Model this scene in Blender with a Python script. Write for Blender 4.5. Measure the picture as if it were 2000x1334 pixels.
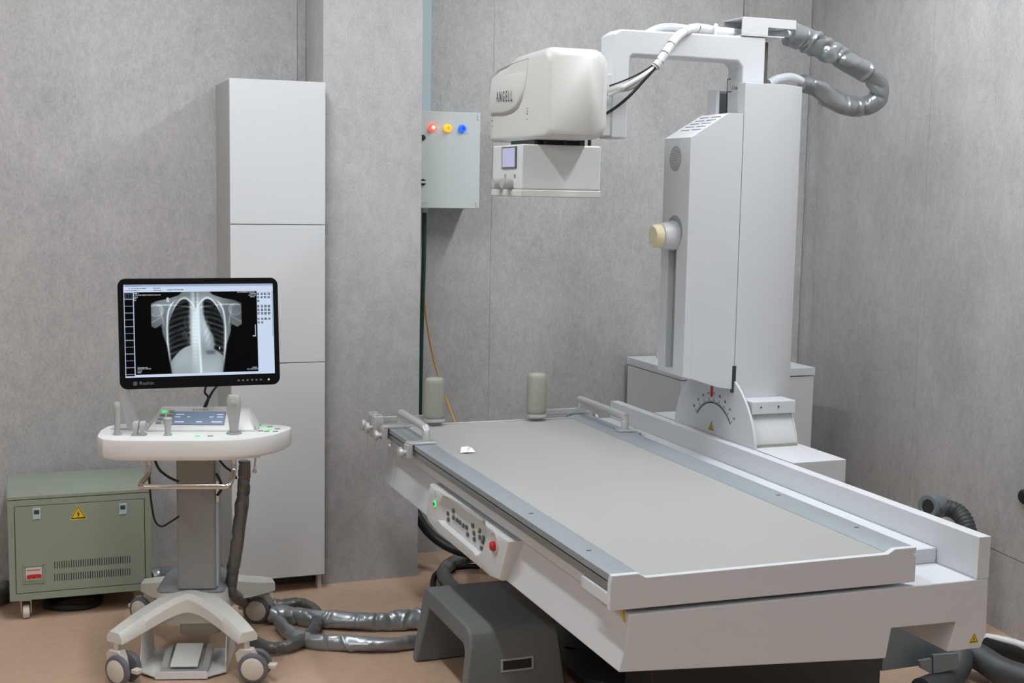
import bpy, bmesh, math, random
import numpy as np
from mathutils import Vector, Matrix
PI = math.pi
rnd = random.Random(7)
for o in list(bpy.data.objects): bpy.data.objects.remove(o)
S = bpy.context.scene; COL = S.collection

# ------------------------------------------------------------------ camera
F, YAW, PIT, ROL, CH = 2568.3, 0.36117, 0.11505, 0.01821, 1.6
def _cam():
    cy, sy, cp, sp = math.cos(YAW), math.sin(YAW), math.cos(PIT), math.sin(PIT)
    f = Vector((sy*cp, cy*cp, -sp)); r = Vector((cy, -sy, 0)); u = r.cross(f)
    c, s = math.cos(ROL), math.sin(ROL)
    return r*c + u*s, u*c - r*s, f
CR, CU, CF = _cam(); CP = Vector((0, 0, CH))
cd = bpy.data.cameras.new('camera'); cam = bpy.data.objects.new('camera', cd); COL.objects.link(cam)
cd.sensor_width = 36; cd.lens = F*36/2000; cd.clip_start = .05
m3 = Matrix((CR, CU, -CF)).transposed(); cam.matrix_world = Matrix.Translation(CP) @ m3.to_4x4()
S.camera = cam
def _ray(x, y): return CR*((x-1000)/F) - CU*((y-667)/F) + CF
def atY(x, y, Y): d = _ray(x, y); return CP + d*(Y/d.y)
def atX(x, y, X): d = _ray(x, y); return CP + d*(X/d.x)
def atZ(x, y, Z): d = _ray(x, y); return CP + d*((Z-CH)/d.z)

# ------------------------------------------------------------------ world, exposure
w = bpy.data.worlds.new('world'); S.world = w; w.use_nodes = True
w.node_tree.nodes['Background'].inputs[0].default_value = (.05, .05, .055, 1)
S.view_settings.view_transform = 'Standard'; S.view_settings.look = 'None'
S.view_settings.exposure = 0.0; S.view_settings.gamma = 1; S.view_settings.use_curve_mapping = False
LIGHT = 53     # emission strength of the ceiling battens
LAMPS = ((.4, 2.6, 4.6), (2.5, 2.4, 4.6), (-1.7, .6, 2.6), (1.9, -.9, .2))     # x, y from, y to; last pair added as unseen fill

# ------------------------------------------------------------------ materials
def srgb(r, g, b):
    f = lambda c: (c/255/12.92) if c <= 10 else ((c/255+.055)/1.055)**2.4
    return (f(r), f(g), f(b), 1)
def mat(name, col, rough=.5, metal=0, bump=0, bscale=200, spec=.5, mottle=0, mscale=6, coat=0):
    m = bpy.data.materials.new(name); m.use_nodes = True; n = m.node_tree.nodes; l = m.node_tree.links
    b = n['Principled BSDF']; b.inputs['Base Color'].default_value = col if len(col) == 4 else (*col, 1)
    b.inputs['Roughness'].default_value = rough; b.inputs['Metallic'].default_value = metal
    b.inputs['Specular IOR Level'].default_value = spec; b.inputs['Coat Weight'].default_value = coat
    if bump or mottle:
        tc = n.new('ShaderNodeTexCoord')
    if bump:
        t = n.new('ShaderNodeTexNoise'); t.inputs['Scale'].default_value = bscale; t.inputs['Detail'].default_value = 4
        bp = n.new('ShaderNodeBump'); bp.inputs['Strength'].default_value = bump; bp.inputs['Distance'].default_value = .004
        l.new(tc.outputs['Object'], t.inputs['Vector']); l.new(t.outputs['Fac'], bp.inputs['Height']); l.new(bp.outputs['Normal'], b.inputs['Normal'])
    if mottle:
        t2 = n.new('ShaderNodeTexNoise'); t2.inputs['Scale'].default_value = mscale; t2.inputs['Detail'].default_value = 6
        rp = n.new('ShaderNodeValToRGB'); c = np.array(col[:3])
        rp.color_ramp.elements[0].position = .3; rp.color_ramp.elements[1].position = .7
        rp.color_ramp.elements[0].color = (*(c*(1-mottle)), 1); rp.color_ramp.elements[1].color = (*np.minimum(c*(1+mottle), 1), 1)
        l.new(tc.outputs['Object'], t2.inputs['Vector']); l.new(t2.outputs['Fac'], rp.inputs['Fac']); l.new(rp.outputs['Color'], b.inputs['Base Color'])
    return m
def emis(name, col, strength):
    m = mat(name, col, .4); b = m.node_tree.nodes['Principled BSDF']
    b.inputs['Emission Color'].default_value = col; b.inputs['Emission Strength'].default_value = strength
    return m
def wallmat(name, a, b_, streak):
    m = bpy.data.materials.new(name); m.use_nodes = True; n = m.node_tree.nodes; l = m.node_tree.links
    b = n['Principled BSDF']; b.inputs['Roughness'].default_value = .55; b.inputs['Specular IOR Level'].default_value = .35
    g = n.new('ShaderNodeNewGeometry')
    mp = n.new('ShaderNodeMapping'); mp.inputs['Scale'].default_value = (1, 1, streak); l.new(g.outputs['Position'], mp.inputs['Vector'])
    def noise(sc, det, rough=.6, src=mp):
        t = n.new('ShaderNodeTexNoise'); t.inputs['Scale'].default_value = sc; t.inputs['Detail'].default_value = det
        t.inputs['Roughness'].default_value = rough; l.new(src.outputs[0], t.inputs['Vector']); return t
    big = noise(3.2, 5, .62); mid = noise(28, 5, .7); fine = noise(150, 4, .75)
    def mix(f1, f2, fac):
        k = n.new('ShaderNodeMix'); k.inputs[0].default_value = fac; l.new(f1, k.inputs[2]); l.new(f2, k.inputs[3]); return k.outputs[0]
    v = mix(mix(big.outputs['Fac'], mid.outputs['Fac'], .45), fine.outputs['Fac'], .42)
    rp = n.new('ShaderNodeValToRGB'); rp.color_ramp.elements[0].position = .36; rp.color_ramp.elements[1].position = .66
    rp.color_ramp.elements[0].color = a; rp.color_ramp.elements[1].color = b_
    l.new(v, rp.inputs['Fac']); l.new(rp.outputs['Color'], b.inputs['Base Color'])
    bp = n.new('ShaderNodeBump'); bp.inputs['Strength'].default_value = .12; bp.inputs['Distance'].default_value = .002
    l.new(fine.outputs['Fac'], bp.inputs['Height']); l.new(bp.outputs['Normal'], b.inputs['Normal'])
    return m
M = {}
M['wall'] = wallmat('grey_concrete_laminate', srgb(154, 154, 155), srgb(200, 198, 197), .62)
M['wall_dark'] = wallmat('grey_concrete_trim', srgb(140, 139, 139), srgb(188, 187, 187), .45)
M['ceiling'] = mat('ceiling_paint', srgb(225, 225, 222), .8)
M['floor'] = mat('tan_vinyl', srgb(190, 160, 136), .5, bump=.08, bscale=9, mottle=.06, mscale=24)
M['white'] = mat('white_powder_coat', srgb(208, 211, 215), .45, bump=.02, bscale=900)
M['white_g'] = mat('white_gloss', srgb(212, 215, 216), .25)
M['cream_w'] = mat('warm_white_plastic', srgb(206, 207, 204), .38)
M['door'] = mat('cabinet_door_laminate', srgb(214, 216, 219), .3)
M['cab_side'] = mat('cabinet_side_shaded', srgb(190, 190, 189), .5)  # door white greyed: the side's weaker light is put into the colour
M['matt'] = mat('tabletop_laminate', srgb(164, 164, 161), .45, bump=.01, bscale=600)
M['alu'] = mat('anodised_rail', srgb(156, 164, 170), .42, metal=.35)
M['satin'] = mat('satin_aluminium', srgb(206, 207, 206), .34, metal=.55)
M['chrome'] = mat('chrome', srgb(214, 206, 200), .14, metal=1)
M['accessory'] = mat('brushed_rail_steel', srgb(150, 152, 148), .35, metal=.6)
M['steel'] = mat('dark_steel', srgb(80, 82, 80), .35, metal=.7)
M['black'] = mat('black_rubber', srgb(22, 22, 23), .45)
M['bezel'] = mat('black_bezel', srgb(8, 8, 9), .4, spec=.15)
M['dark'] = mat('dark_paint', srgb(48, 49, 50), .5, bump=.03, bscale=500)
M['seam'] = mat('seam_grey', srgb(96, 97, 98), .7)  # plain dark grey of the joints and hinge lines
M['stool'] = mat('charcoal_moulded_plastic', srgb(112, 116, 118), .48, bump=.05, bscale=900)
M['green'] = mat('sage_powder_coat', srgb(142, 152, 136), .45, bump=.03, bscale=800)
M['boxgrey'] = mat('pale_grey_enamel', srgb(190, 198, 197), .45, bump=.02, bscale=700)
M['trunk'] = mat('pale_blue_trunking', srgb(178, 196, 202), .45)
M['greycol'] = mat('warm_grey_column', srgb(142, 144, 144), .45)
M['greyplate'] = mat('blue_grey_plate', srgb(140, 143, 150), .45)
M['cartwhite'] = mat('cart_white_plastic', srgb(218, 218, 212), .4)
M['conwhite'] = mat('console_white_plastic', srgb(226, 226, 225), .35)
M['tyre'] = mat('grey_tyre', srgb(104, 104, 112), .4)
M['hub'] = mat('cream_hub', srgb(214, 208, 196), .45)
M['knobgrey'] = mat('grey_joystick', srgb(170, 171, 170), .45)
M['key'] = mat('grey_key', srgb(150, 151, 152), .5)
M['keydark'] = mat('dark_key', srgb(88, 92, 92), .4)
M['pad'] = mat('khaki_pad_vinyl', srgb(158, 158, 145), .5, bump=.05, bscale=300)
M['cream'] = mat('cream_cap', srgb(226, 216, 180), .5)
M['sleeve'] = mat('silver_pvc_sleeve', srgb(150, 155, 158), .3, metal=.55, bump=.3, bscale=40)
M['sleeve_d'] = mat('grey_pvc_sleeve', srgb(108, 108, 106), .33, metal=.45, bump=.3, bscale=40)
M['wrap'] = mat('white_spiral_wrap', srgb(222, 222, 222), .35)
M['clearwrap'] = mat('pale_wrap', srgb(200, 206, 210), .25)
M['hose_d'] = mat('dark_hose', srgb(64, 68, 70), .5, bump=.1, bscale=120)
M['red'] = mat('red_plastic', srgb(196, 30, 28), .35)
M['yellow'] = mat('yellow_sticker', srgb(232, 196, 30), .5)
M['ycable'] = mat('yellow_cable', srgb(206, 150, 44), .5)
M['gcable'] = mat('green_cable', srgb(24, 60, 44), .5)
M['ink'] = mat('black_ink', srgb(36, 36, 38), .6)
M['inkgrey'] = mat('grey_ink', srgb(120, 122, 124), .6)
M['tissue'] = mat('tissue_paper', srgb(240, 240, 240), .8)
M['bluesteel'] = mat('blue_grey_steel', srgb(118, 128, 134), .45, metal=.2)
M['recess'] = mat('recess_grey', srgb(150, 154, 158), .5)
M['brown'] = mat('dark_brown_bar', srgb(92, 84, 78), .7)  # own dark brown of the rear guide and cabinet plinth
M['lens_r'] = emis('red_lamp_lens', srgb(255, 80, 66), 1.6); M['lens_y'] = emis('amber_lamp_lens', srgb(255, 176, 36), .9); M['lens_b'] = emis('blue_lamp_lens', srgb(34, 100, 255), .8)
M['core_r'] = emis('red_lamp_core', srgb(255, 190, 160), 1.6); M['core_y'] = emis('amber_lamp_core', srgb(236, 150, 20), .7); M['core_b'] = emis('blue_lamp_core', srgb(16, 66, 220), .6)
M['led_g'] = emis('green_led', srgb(70, 230, 110), .75)
M['lcd'] = emis('lcd_blue_grey', srgb(112, 126, 148), .45)
M['lcd_v'] = emis('lcd_violet_grey', srgb(166, 168, 200), .35)
M['lcdtext'] = emis('lcd_text', srgb(190, 205, 225), .6)
M['white_print'] = emis('white_print', srgb(200, 204, 206), .1)
M['panel'] = emis('ceiling_panel_diffuser', (.93, .975, 1, 1), LIGHT)
M['swoosh'] = mat('shaded_white', srgb(222, 226, 228), .4)

# ------------------------------------------------------------------ geometry helpers
class MB:
    def __init__(s): s.bm = bmesh.new()
    def poly_prism(s, pts, h):
        """pts: list of 3-D points of a planar polygon, extruded by vector h"""
        h = Vector(h); v0 = [s.bm.verts.new(Vector(p)) for p in pts]; v1 = [s.bm.verts.new(Vector(p)+h) for p in pts]
        n = len(pts)
        s.bm.faces.new(v0); s.bm.faces.new(v1[::-1])
        for i in range(n): s.bm.faces.new((v0[i], v1[i], v1[(i+1) % n], v0[(i+1) % n]))
        return s
    def xz(s, pts, y0, y1): return s.poly_prism([(p[0], y0, p[1]) for p in pts], (0, y1-y0, 0))
    def yz(s, pts, x0, x1): return s.poly_prism([(x0, p[0], p[1]) for p in pts], (x1-x0, 0, 0))
    def xy(s, pts, z0, z1): return s.poly_prism([(p[0], p[1], z0) for p in pts], (0, 0, z1-z0))
    def box(s, x0, x1, y0, y1, z0, z1): return s.xy([(x0, y0), (x1, y0), (x1, y1), (x0, y1)], z0, z1)
    def loft(s, rings, caps=True):
        vs = [[s.bm.verts.new(Vector(p)) for p in r] for r in rings]; n = len(rings[0])
        for a, b in zip(vs[:-1], vs[1:]):
            for i in range(n): s.bm.faces.new((a[i], a[(i+1) % n], b[(i+1) % n], b[i]))
        if caps: s.bm.faces.new(vs[0][::-1]); s.bm.faces.new(vs[-1])
        return s
    def cyl(s, a, b, r0, r1=None, n=24):
        a, b = Vector(a), Vector(b); r1 = r0 if r1 is None else r1
        d = (b-a).normalized(); u = d.orthogonal().normalized(); v = d.cross(u)
        ring = lambda c, r: [c + u*(r*math.cos(2*PI*i/n)) + v*(r*math.sin(2*PI*i/n)) for i in range(n)]
        return s.loft([ring(a, r0), ring(b, r1)])
    def lathe(s, a, d, prof, n=28):
        a = Vector(a); d = Vector(d).normalized(); u = d.orthogonal().normalized(); v = d.cross(u)
        return s.loft([[a + d*t + u*(r*math.cos(2*PI*i/n)) + v*(r*math.sin(2*PI*i/n)) for i in range(n)] for t, r in prof])
    def tube(s, path, r, n=12, sub=8, closed=False, rf=None, straight=False):
        P = [Vector(p) for p in path]
        pts = P if straight else spline(P, sub)
        tot = 0; rings = []; u = None
        for i, p in enumerate(pts):
            t = (pts[min(i+1, len(pts)-1)] - pts[max(i-1, 0)]).normalized()
            if u is None: u = t.orthogonal().normalized()
            u = (u - t*u.dot(t)).normalized(); v = t.cross(u)
            if i: tot += (p-pts[i-1]).length
            rr = [(r if rf is None else rf(tot, 2*PI*k/n, r)) for k in range(n)]
            rings.append([p + u*(rr[k]*math.cos(2*PI*k/n)) + v*(rr[k]*math.sin(2*PI*k/n)) for k in range(n)])
        return s.loft(rings)
    def sphere(s, c, r, seg=16): bmesh.ops.create_uvsphere(s.bm, u_segments=seg, v_segments=seg//2, radius=r, matrix=Matrix.Translation(Vector(c))); return s
def spline(P, sub):
    out = []
    for i in range(len(P)-1):
        p0 = P[max(i-1, 0)]; p1 = P[i]; p2 = P[i+1]; p3 = P[min(i+2, len(P)-1)]
        for k in range(sub):
            t = k/sub
            out.append(.5*((2*p1) + (p2-p0)*t + (2*p0-5*p1+4*p2-p3)*t*t + (3*p1-p0-3*p2+p3)*t**3))
    out.append(P[-1]); return out
def wrinkle(seed, amp=.16, dens=38, _=0, length=2.6):
    """crisp folds of a loose plastic sleeve: ridges and creases at random places along it"""
    q = random.Random(seed); fl = []; t = 0
    while t < length:
        t += q.uniform(.4, 1.6)/dens
        fl.append((t, q.uniform(-.9, .9), q.uniform(0, 6.28), q.uniform(.0035, .010), q.uniform(-1, .75), q.uniform(0, 6.28), q.choice((1, 1, 2))))
    ts = [f[0] for f in fl]; ph = q.uniform(0, 6)
    import bisect
    def rf(t, a, r):
        s = .35*math.sin(11*t+ph+math.sin(a)) + .25*math.sin(3*a+23*t)
        for f in fl[bisect.bisect(ts, t-.055):bisect.bisect(ts, t+.055)]:
            d = t - f[0] - f[1]*r*math.sin(f[6]*a+f[2])
            s += f[4]*math.exp(-(d/f[3])**2)*(.5+.5*math.cos(a-f[5]))
        return r*(1 + amp*s)
    return rf
ROOT = {}
def _link(o, parent):
    COL.objects.link(o)
    if parent is not None: o.parent = parent
def rootmat(o):
    while o is not None and o.parent is not None: o = o.parent
    return ROOT.get(o.name, Matrix.Identity(4)) if o else Matrix.Identity(4)
def obj(name, mb, material, parent=None, bevel=0, seg=2, smooth=True, local=False, label=None, angle=35):
    bm = mb.bm if isinstance(mb, MB) else mb
    bmesh.ops.recalc_face_normals(bm, faces=bm.faces[:])
    me = bpy.data.meshes.new(name); bm.to_mesh(me); bm.free()
    if parent is not None and not local: me.transform(rootmat(parent).inverted())
    me.materials.append(M[material] if isinstance(material, str) else material)
    if smooth:
        me.shade_smooth(); me.set_sharp_from_angle(angle=math.radians(angle))
    o = bpy.data.objects.new(name, me); _link(o, parent)
    if bevel:
        b = o.modifiers.new('edge', 'BEVEL'); b.width = bevel; b.segments = seg; b.limit_method = 'ANGLE'; b.angle_limit = math.radians(40); b.harden_normals = True
    if label: o['label'] = label
    return o
def tag(o, label, cat, group=None):
    o['label'] = label; o['category'] = cat
    if group: o['group'] = group
    return o
def thing(name, label, cat, loc=(0, 0, 0), rz=0, group=None):
    o = bpy.data.objects.new(name, None); o.empty_display_size = .1; COL.objects.link(o)
    o.location = loc; o.rotation_euler = (0, 0, rz)
    ROOT[o.name] = Matrix.Translation(Vector(loc)) @ Matrix.Rotation(rz, 4, 'Z')
    return tag(o, label, cat, group)
def struct(name, mb, material, parent=None, **k):
    o = obj(name, mb, material, parent, **k)
    if parent is None: o['kind'] = 'structure'
    return o
def single(name, mb, material, label, cat, group=None, **k):
    """a thing that is one mesh, its origin moved to its base"""
    o = obj(name, mb, material, None, **k); me = o.data
    co = np.empty(len(me.vertices)*3); me.vertices.foreach_get('co', co); co = co.reshape(-1, 3)
    c = Vector(((co[:, 0].min()+co[:, 0].max())/2, (co[:, 1].min()+co[:, 1].max())/2, co[:, 2].min()))
    me.transform(Matrix.Translation(-c)); o.location = c
    return tag(o, label, cat, group)
def text(name, body, size, origin, xdir, ydir, material, parent, spacing=1.0, xs=1.0, thick=.0006, align='CENTER'):
    """flat lettering: origin = centre, xdir/ydir = reading and up direction"""
    cu = bpy.data.curves.new(name, 'FONT'); cu.body = body; cu.size = size; cu.space_character = spacing
    cu.align_x = align; cu.align_y = 'CENTER'; cu.extrude = thick/2; cu.resolution_u = 3
    t = bpy.data.objects.new(name, cu); COL.objects.link(t)
    bpy.context.view_layer.update()
    me = bpy.data.meshes.new_from_object(t.evaluated_get(bpy.context.evaluated_depsgraph_get()))
    bpy.data.objects.remove(t); bpy.data.curves.remove(cu)
    x = Vector(xdir).normalized(); y = Vector(ydir).normalized(); z = x.cross(y)
    R = Matrix((x, y, z)).transposed().to_4x4()
    me.transform(Matrix.Translation(Vector(origin)) @ R @ Matrix.Diagonal((xs, 1, 1, 1)))
    me.name = name; me.materials.clear(); me.materials.append(M[material])
    if parent is not None: me.transform(rootmat(parent).inverted())
    o = bpy.data.objects.new(name, me); _link(o, parent); return o
def rrect(cx, cy, w_, h, r, n=5):
    p = []
    for sx, sy, a0 in ((1, 1, 0), (-1, 1, 90), (-1, -1, 180), (1, -1, 270)):
        for k in range(n+1):
            a = math.radians(a0 + 90*k/n); p.append((cx + sx*(w_/2-r) + r*math.cos(a), cy + sy*(h/2-r) + r*math.sin(a)))
    return p
def tri_sticker(parent, c, xdir, ydir, nrm, size, bolt=True):
    """yellow warning triangle: plate, black border and bolt"""
    c, x, y, nn = Vector(c), Vector(xdir).normalized(), Vector(ydir).normalized(), Vector(nrm).normalized()
    def tri(s, off=0): return [c + x*(s*a) + y*(s*b+off) for a, b in ((-.5, -.42), (.5, -.42), (0, .46))]
    p = obj('warning_label', MB().poly_prism(tri(size), nn*.0008), 'yellow', parent, smooth=False, label='yellow triangular electrical warning sticker')
    bo = MB(); o_, i_ = tri(size*.86), tri(size*.70)
    for k in range(3):
        bo.poly_prism([o_[k]+nn*.0008, o_[(k+1) % 3]+nn*.0008, i_[(k+1) % 3]+nn*.0008, i_[k]+nn*.0008], nn*.0004)
    sub = p if parent.parent is None else parent
    obj('border', bo, 'ink', sub, smooth=False)
    if bolt:
        z = [(.05, .22), (-.09, -.03), (-.01, -.03), (-.05, -.28), (.10, .0), (.02, .0)]
        obj('bolt_mark', MB().poly_prism([c + x*(size*a) + y*(size*(b-.06)) + nn*.0008 for a, b in z], nn*.0004), 'ink', sub, smooth=False)
    return p

# ================================================================== the room
XW, YB, ZC, XL, YF = 3.585, 5.43, 3.2, -3.4, -1.6
struct('floor', MB().box(XL-.1, XW+.1, YF-.1, YB+.1, -.1, 0), 'floor')
ceil = struct('ceiling', MB().box(XL-.1, XW+.1, YF-.1, YB+.1, ZC, ZC+.1), 'ceiling')
wb = struct('wall_back', MB().box(XL-.1, XW+.1, YB+.012, YB+.15, 0, ZC), 'seam')
for x0, x1 in ((XL, -2.1), (-2.0985, -.9), (-.8985, 1.09), (1.52, 1.9430), (1.9442, 3.16), (3.192, 3.53)):
    obj('panel', MB().box(x0, x1, YB, YB+.012, 0, ZC), 'wall', wb)
obj('joint_strip', MB().box(1.091, 1.1245, YB-.006, YB+.01, 0, ZC), 'wall_dark', wb)
obj('joint_strip', MB().box(3.163, 3.189, YB-.006, YB+.01, 0, ZC), 'wall_dark', wb)
# the right wall leaves the corner at slightly more than a right angle
WA = math.atan(.115); WM = Matrix.Translation((XW, YB, 0)) @ Matrix.Rotation(-WA, 4, 'Z')
def wbox(d0, d1, t0, t1, z0, z1):       # distance along the wall from the corner, depth behind its face, height
    mb = MB().box(t0, t1, -d1, -d0, z0, z1); bmesh.ops.transform(mb.bm, matrix=WM, verts=mb.bm.verts[:]); return mb
def atW(x, y):                          # pixel to a point on the wall face
    d = _ray(x, y); n = WM.to_3x3() @ Vector((1, 0, 0)); return CP + d*((Vector((XW, YB, 0))-CP).dot(n)/d.dot(n))
wdist = lambda p: -(WM.inverted() @ p).y
J0 = wdist(atW(1801, 510)); SZ_ = atW(1975, 1089).z
wr = struct('wall_right', wbox(-.1, 7.2, .012, .15, 0, ZC), 'seam')
dd = [.03] + [J0+1.22*k for k in range(6)]
for d0, d1 in zip(dd[:-1], dd[1:]):
    obj('panel', wbox(d0+.001, d1-.001, 0, .012, SZ_+.0015, ZC), 'wall', wr)
    obj('lower_panel', wbox(d0+.001, d1-.001, 0, .012, 0, SZ_-.0015), 'wall', wr)
struct('trim_1', MB().box(3.533, XW+.01, YB-.03, YB+.005, 0, ZC), 'wall_dark')
struct('wall_left', MB().box(XL-.1, XL, YF-.1, YB, 0, ZC), 'wall')
struct('wall_front', MB().box(XL-.1, XW+.1, YF-.1, YF, 0, ZC), 'wall')
# boxed-in pillar
PX0, PX1, PY = 1.126, 1.525, 5.10
pl = struct('wall_pillar', MB().box(PX0+.012, PX1-.012, PY+.012, YB+.01, 0, ZC), 'seam')
obj('panel', MB().box(PX0, PX1, PY, PY+.012, 0, ZC), 'wall', pl)
obj('side_panel', MB().box(PX0, PX0+.012, PY+.0125, YB, 0, ZC), 'wall', pl)
obj('side_panel', MB().box(PX1-.012, PX1, PY+.0125, YB, 0, ZC), 'wall', pl)
# ceiling battens along the room; last pair added out of view to brighten faces
for x, y0, y1 in LAMPS:
    fr = MB().box(x-.085, x+.085, y0-.012, y0, ZC-.02, ZC).box(x-.085, x+.085, y1, y1+.012, ZC-.02, ZC).box(x-.085, x-.073, y0, y1, ZC-.02, ZC).box(x+.073, x+.085, y0, y1, ZC-.02, ZC)
    p = obj('light_frame', fr, 'white', ceil)
    obj('light_diffuser', MB().box(x-.073, x+.073, y0, y1, ZC-.015, ZC-.001), 'panel', p)

# ================================================================== tall white cabinet
c0, c1, cf, cz = .757, 1.1205, 5.035, 1.994
t = thing('tall_cabinet', 'tall narrow white cabinet with three stacked doors beside the pillar', 'cabinet', ((c0+c1)/2, 5.24, 0))
obj('body', MB().box(c0+.002, c1-.004, cf+.019, YB-.02, .055, cz-.003), 'cab_side', t, bevel=.001)
for z0, z1 in ((.062, .9145), (.9175, 1.449), (1.452, cz)):
    obj('door', MB().box(c0, c1, cf, cf+.018, z0, z1), 'door', t, bevel=.0015)
for x in (c0+.012, c1-.016):
    for y in (cf+.02, YB-.06): obj('foot', MB().box(x-.008, x+.008, y, y+.04, 0, .056), 'cab_side', t)
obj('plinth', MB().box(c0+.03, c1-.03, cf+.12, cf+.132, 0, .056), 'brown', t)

# ================================================================== wall control box with lamps
bf = 5.25; bx0, bx1, bz0, bz1 = 1.42, 1.825, 1.517, 1.914
t = thing('control_box', 'pale grey wall-mounted electrical box with red, amber and blue lamps', 'electrical box', (1.62, 5.34, bz0))
obj('body', MB().box(bx0+.006, bx1-.006, bf+.012, YB, bz0+.006, bz1-.006), 'boxgrey', t, bevel=.002)
dr = obj('door', MB().box(bx0, bx1, bf, bf+.014, bz0, bz1), 'boxgrey', t, bevel=.003)
for z in (bz0+.018, bz1-.018):
    obj('hinge', MB().box(bx1-.016, bx1-.0145, bf-.0008, bf, z-.012, z+.008).box(bx1-.016, bx1-.006, bf-.0008, bf, z-.012, z-.0105), 'seam', dr)
for i, (px, py, k, nm) in enumerate(((844, 249, 'r', 'red'), (873.5, 250.5, 'y', 'amber'), (902, 251.5, 'b', 'blue'))):
    c = atY(px, py, bf)
    l = obj('indicator_lamp', MB().lathe(c, (0, -1, 0), ((0, .0165), (.006, .0165), (.006, .0145), (.016, .0145), (.019, .012), (.019, .0078))), 'lens_'+k, t, label=nm+' lit pilot lamp')
    obj('lamp_core', MB().cyl(c+Vector((0, -.0172, 0)), c+Vector((0, -.0195, 0)), .0078), 'core_'+k, l)
c = atY(825, 269, bf); obj('key_lock', MB().lathe(c, (0, -1, 0), ((0, .012), (.006, .012), (.009, .009), (.009, .003))), 'black', t)
c = atY(825, 356, bf); sw = obj('selector_switch', MB().lathe(c, (0, -1, 0), ((0, .0135), (.008, .0135), (.010, .012))), 'black', t)
obj('switch_handle', MB().box(c.x-.012, c.x+.012, c.y-.026, c.y-.010, c.z-.0045, c.z+.0045), 'satin', sw, bevel=.002)
c = atY(832, 398, bf); obj('rating_label', MB().box(c.x-.028, c.x+.012, bf-.0008, bf, c.z-.007, c.z+.007), 'boxgrey', t)
lb = MB()
for j, zz in enumerate((.0045, .0005, -.0035)):
    for q in range(4): lb.box(c.x-.026+q*.009, c.x-.026+q*.009+rnd.uniform(.003, .008), bf-.0012, bf-.0006, c.z+zz-.0007, c.z+zz+.0007)
obj('label_print', lb, 'inkgrey', t)
c = atY(829, 411, 5.34); obj('cable_gland', MB().lathe((c.x, 5.34, bz0+.002), (0, 0, -1), ((0, .017), (.008, .017), (.010, .012), (.022, .012))), 'boxgrey', t)
single('cable_trunking', MB().box(1.53, 1.652, YB-.034, YB-.001, bz1+.001, ZC-.001), 'trunk', 'pale blue vertical cable trunking running up from the electrical box', 'trunking', bevel=.002)
gx = c.x
single('conduit_cable', MB().tube([(gx, 5.34, bz0-.018), (gx+.001, 5.345, 1.3), (gx-.001, 5.36, 1.0), (gx-.003, 5.37, .6), (gx-.012, 5.38, .2), (gx-.02, 5.38, .012)], .0095, n=10), 'gcable', 'dark green cable hanging straight down from the electrical box', 'cable')
yp = [atY(832, 424, 5.36), atY(829, 520, 5.37), atY(830, 600, 5.38), atY(842, 680, 5.38), atY(856, 735, 5.35), atY(870, 775, 5.3), atY(885, 815, 5.24), atY(905, 870, 5.15), atY(925, 950, 5.1)]
yp[0] = Vector((gx+.008, 5.345, bz0-.016))
single('earth_cable', MB().tube(yp+[Vector((yp[-1].x+.02, 5.05, .01))], .004, n=8), 'ycable', 'thin yellow cable drooping from the electrical box behind the table', 'cable')

# ================================================================== examination table of the x-ray machine
Y0, Y1 = 2.67, 4.69
T = thing('x_ray_table', 'long white x-ray examination table with pale grey top', 'x-ray table', (1.75, 3.6, 0))
obj('tabletop', MB().box(1.347, 2.05, Y0+.016, Y1, .672, .710), 'matt', T, bevel=.002)
obj('end_cap', MB().xz([(1.262, .637), (1.262, .700), (1.266, .7205), (1.334, .7205), (1.353, .7095), (2.026, .7095), (2.047, .7205), (2.1125, .7205), (2.1125, .708), (2.104, .704), (2.1125, .697), (2.1125, .630)], Y0, Y0+.018), 'white', T, bevel=.002)
rl = obj('side_rail', MB().xz([(1.265, .703), (1.265, .7200), (1.334, .7200), (1.351, .711), (1.351, .703)], Y0+.018, Y1), 'alu', T, bevel=.001)
rr_ = obj('side_rail', MB().xz([(2.1115, .703), (2.1115, .7200), (2.048, .7200), (2.028, .711), (2.028, .703)], Y0+.018, Y1+.06), 'alu', T, bevel=.001)
for r_, x in ((rl, 1.302), (rr_, 2.084)):
    for y in (2.886, 3.273): obj('slot_plug', MB().xy(rrect(x, y, .014, .008, .0035, 3), .7195, .7206), 'steel', r_)
obj('rail_groove', MB().box(1.270, 1.30, Y0+.004, Y1, .6985, .7035), 'black', T)
obj('accessory_rail', MB().box(1.267, 1.30, Y0+.03, Y1+.01, .678, .698), 'accessory', T, bevel=.003)
obj('slab', MB().box(1.288, 2.10, Y0+.018, Y1-.02, .636, .689), 'white', T, bevel=.002)
obj('corner_block', MB().box(1.263, 1.30, Y0+.018, 2.84, .645, .674), 'white', T, bevel=.002)
prof = [(1.312, .624), (1.3095, .59), (1.305, .56), (1.298, .525), (1.289, .487), (1.42, .478), (2.036, .437), (2.049, .515), (2.249, .511), (2.226, .433), (2.332, .433), (2.348, .470), (2.344, .619)]
obj('frame', MB().xz(prof, Y0, 4.672), 'white', T, bevel=.004)
obj('frame_end_panel', MB().xz(prof, 4.676, 4.80), 'white', T, bevel=.004)
obj('frame_seam', MB().xz([(p[0]+(.004 if p[0] < 1.7 else -.004), p[1]+(.003 if p[1] < .55 else -.003)) for p in prof], 4.671, 4.677), 'seam', T)
obj('fascia', MB().box(2.307, 2.345, Y0, 4.93, .619, .731), 'white', T, bevel=.002)
q = atZ(1830, 1098, .62); obj('carriage_cover', MB().box(2.119, 2.306, q.y, 4.93, .6195, atY(1828, 1070, q.y).z), 'white', T, bevel=.002)
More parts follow.
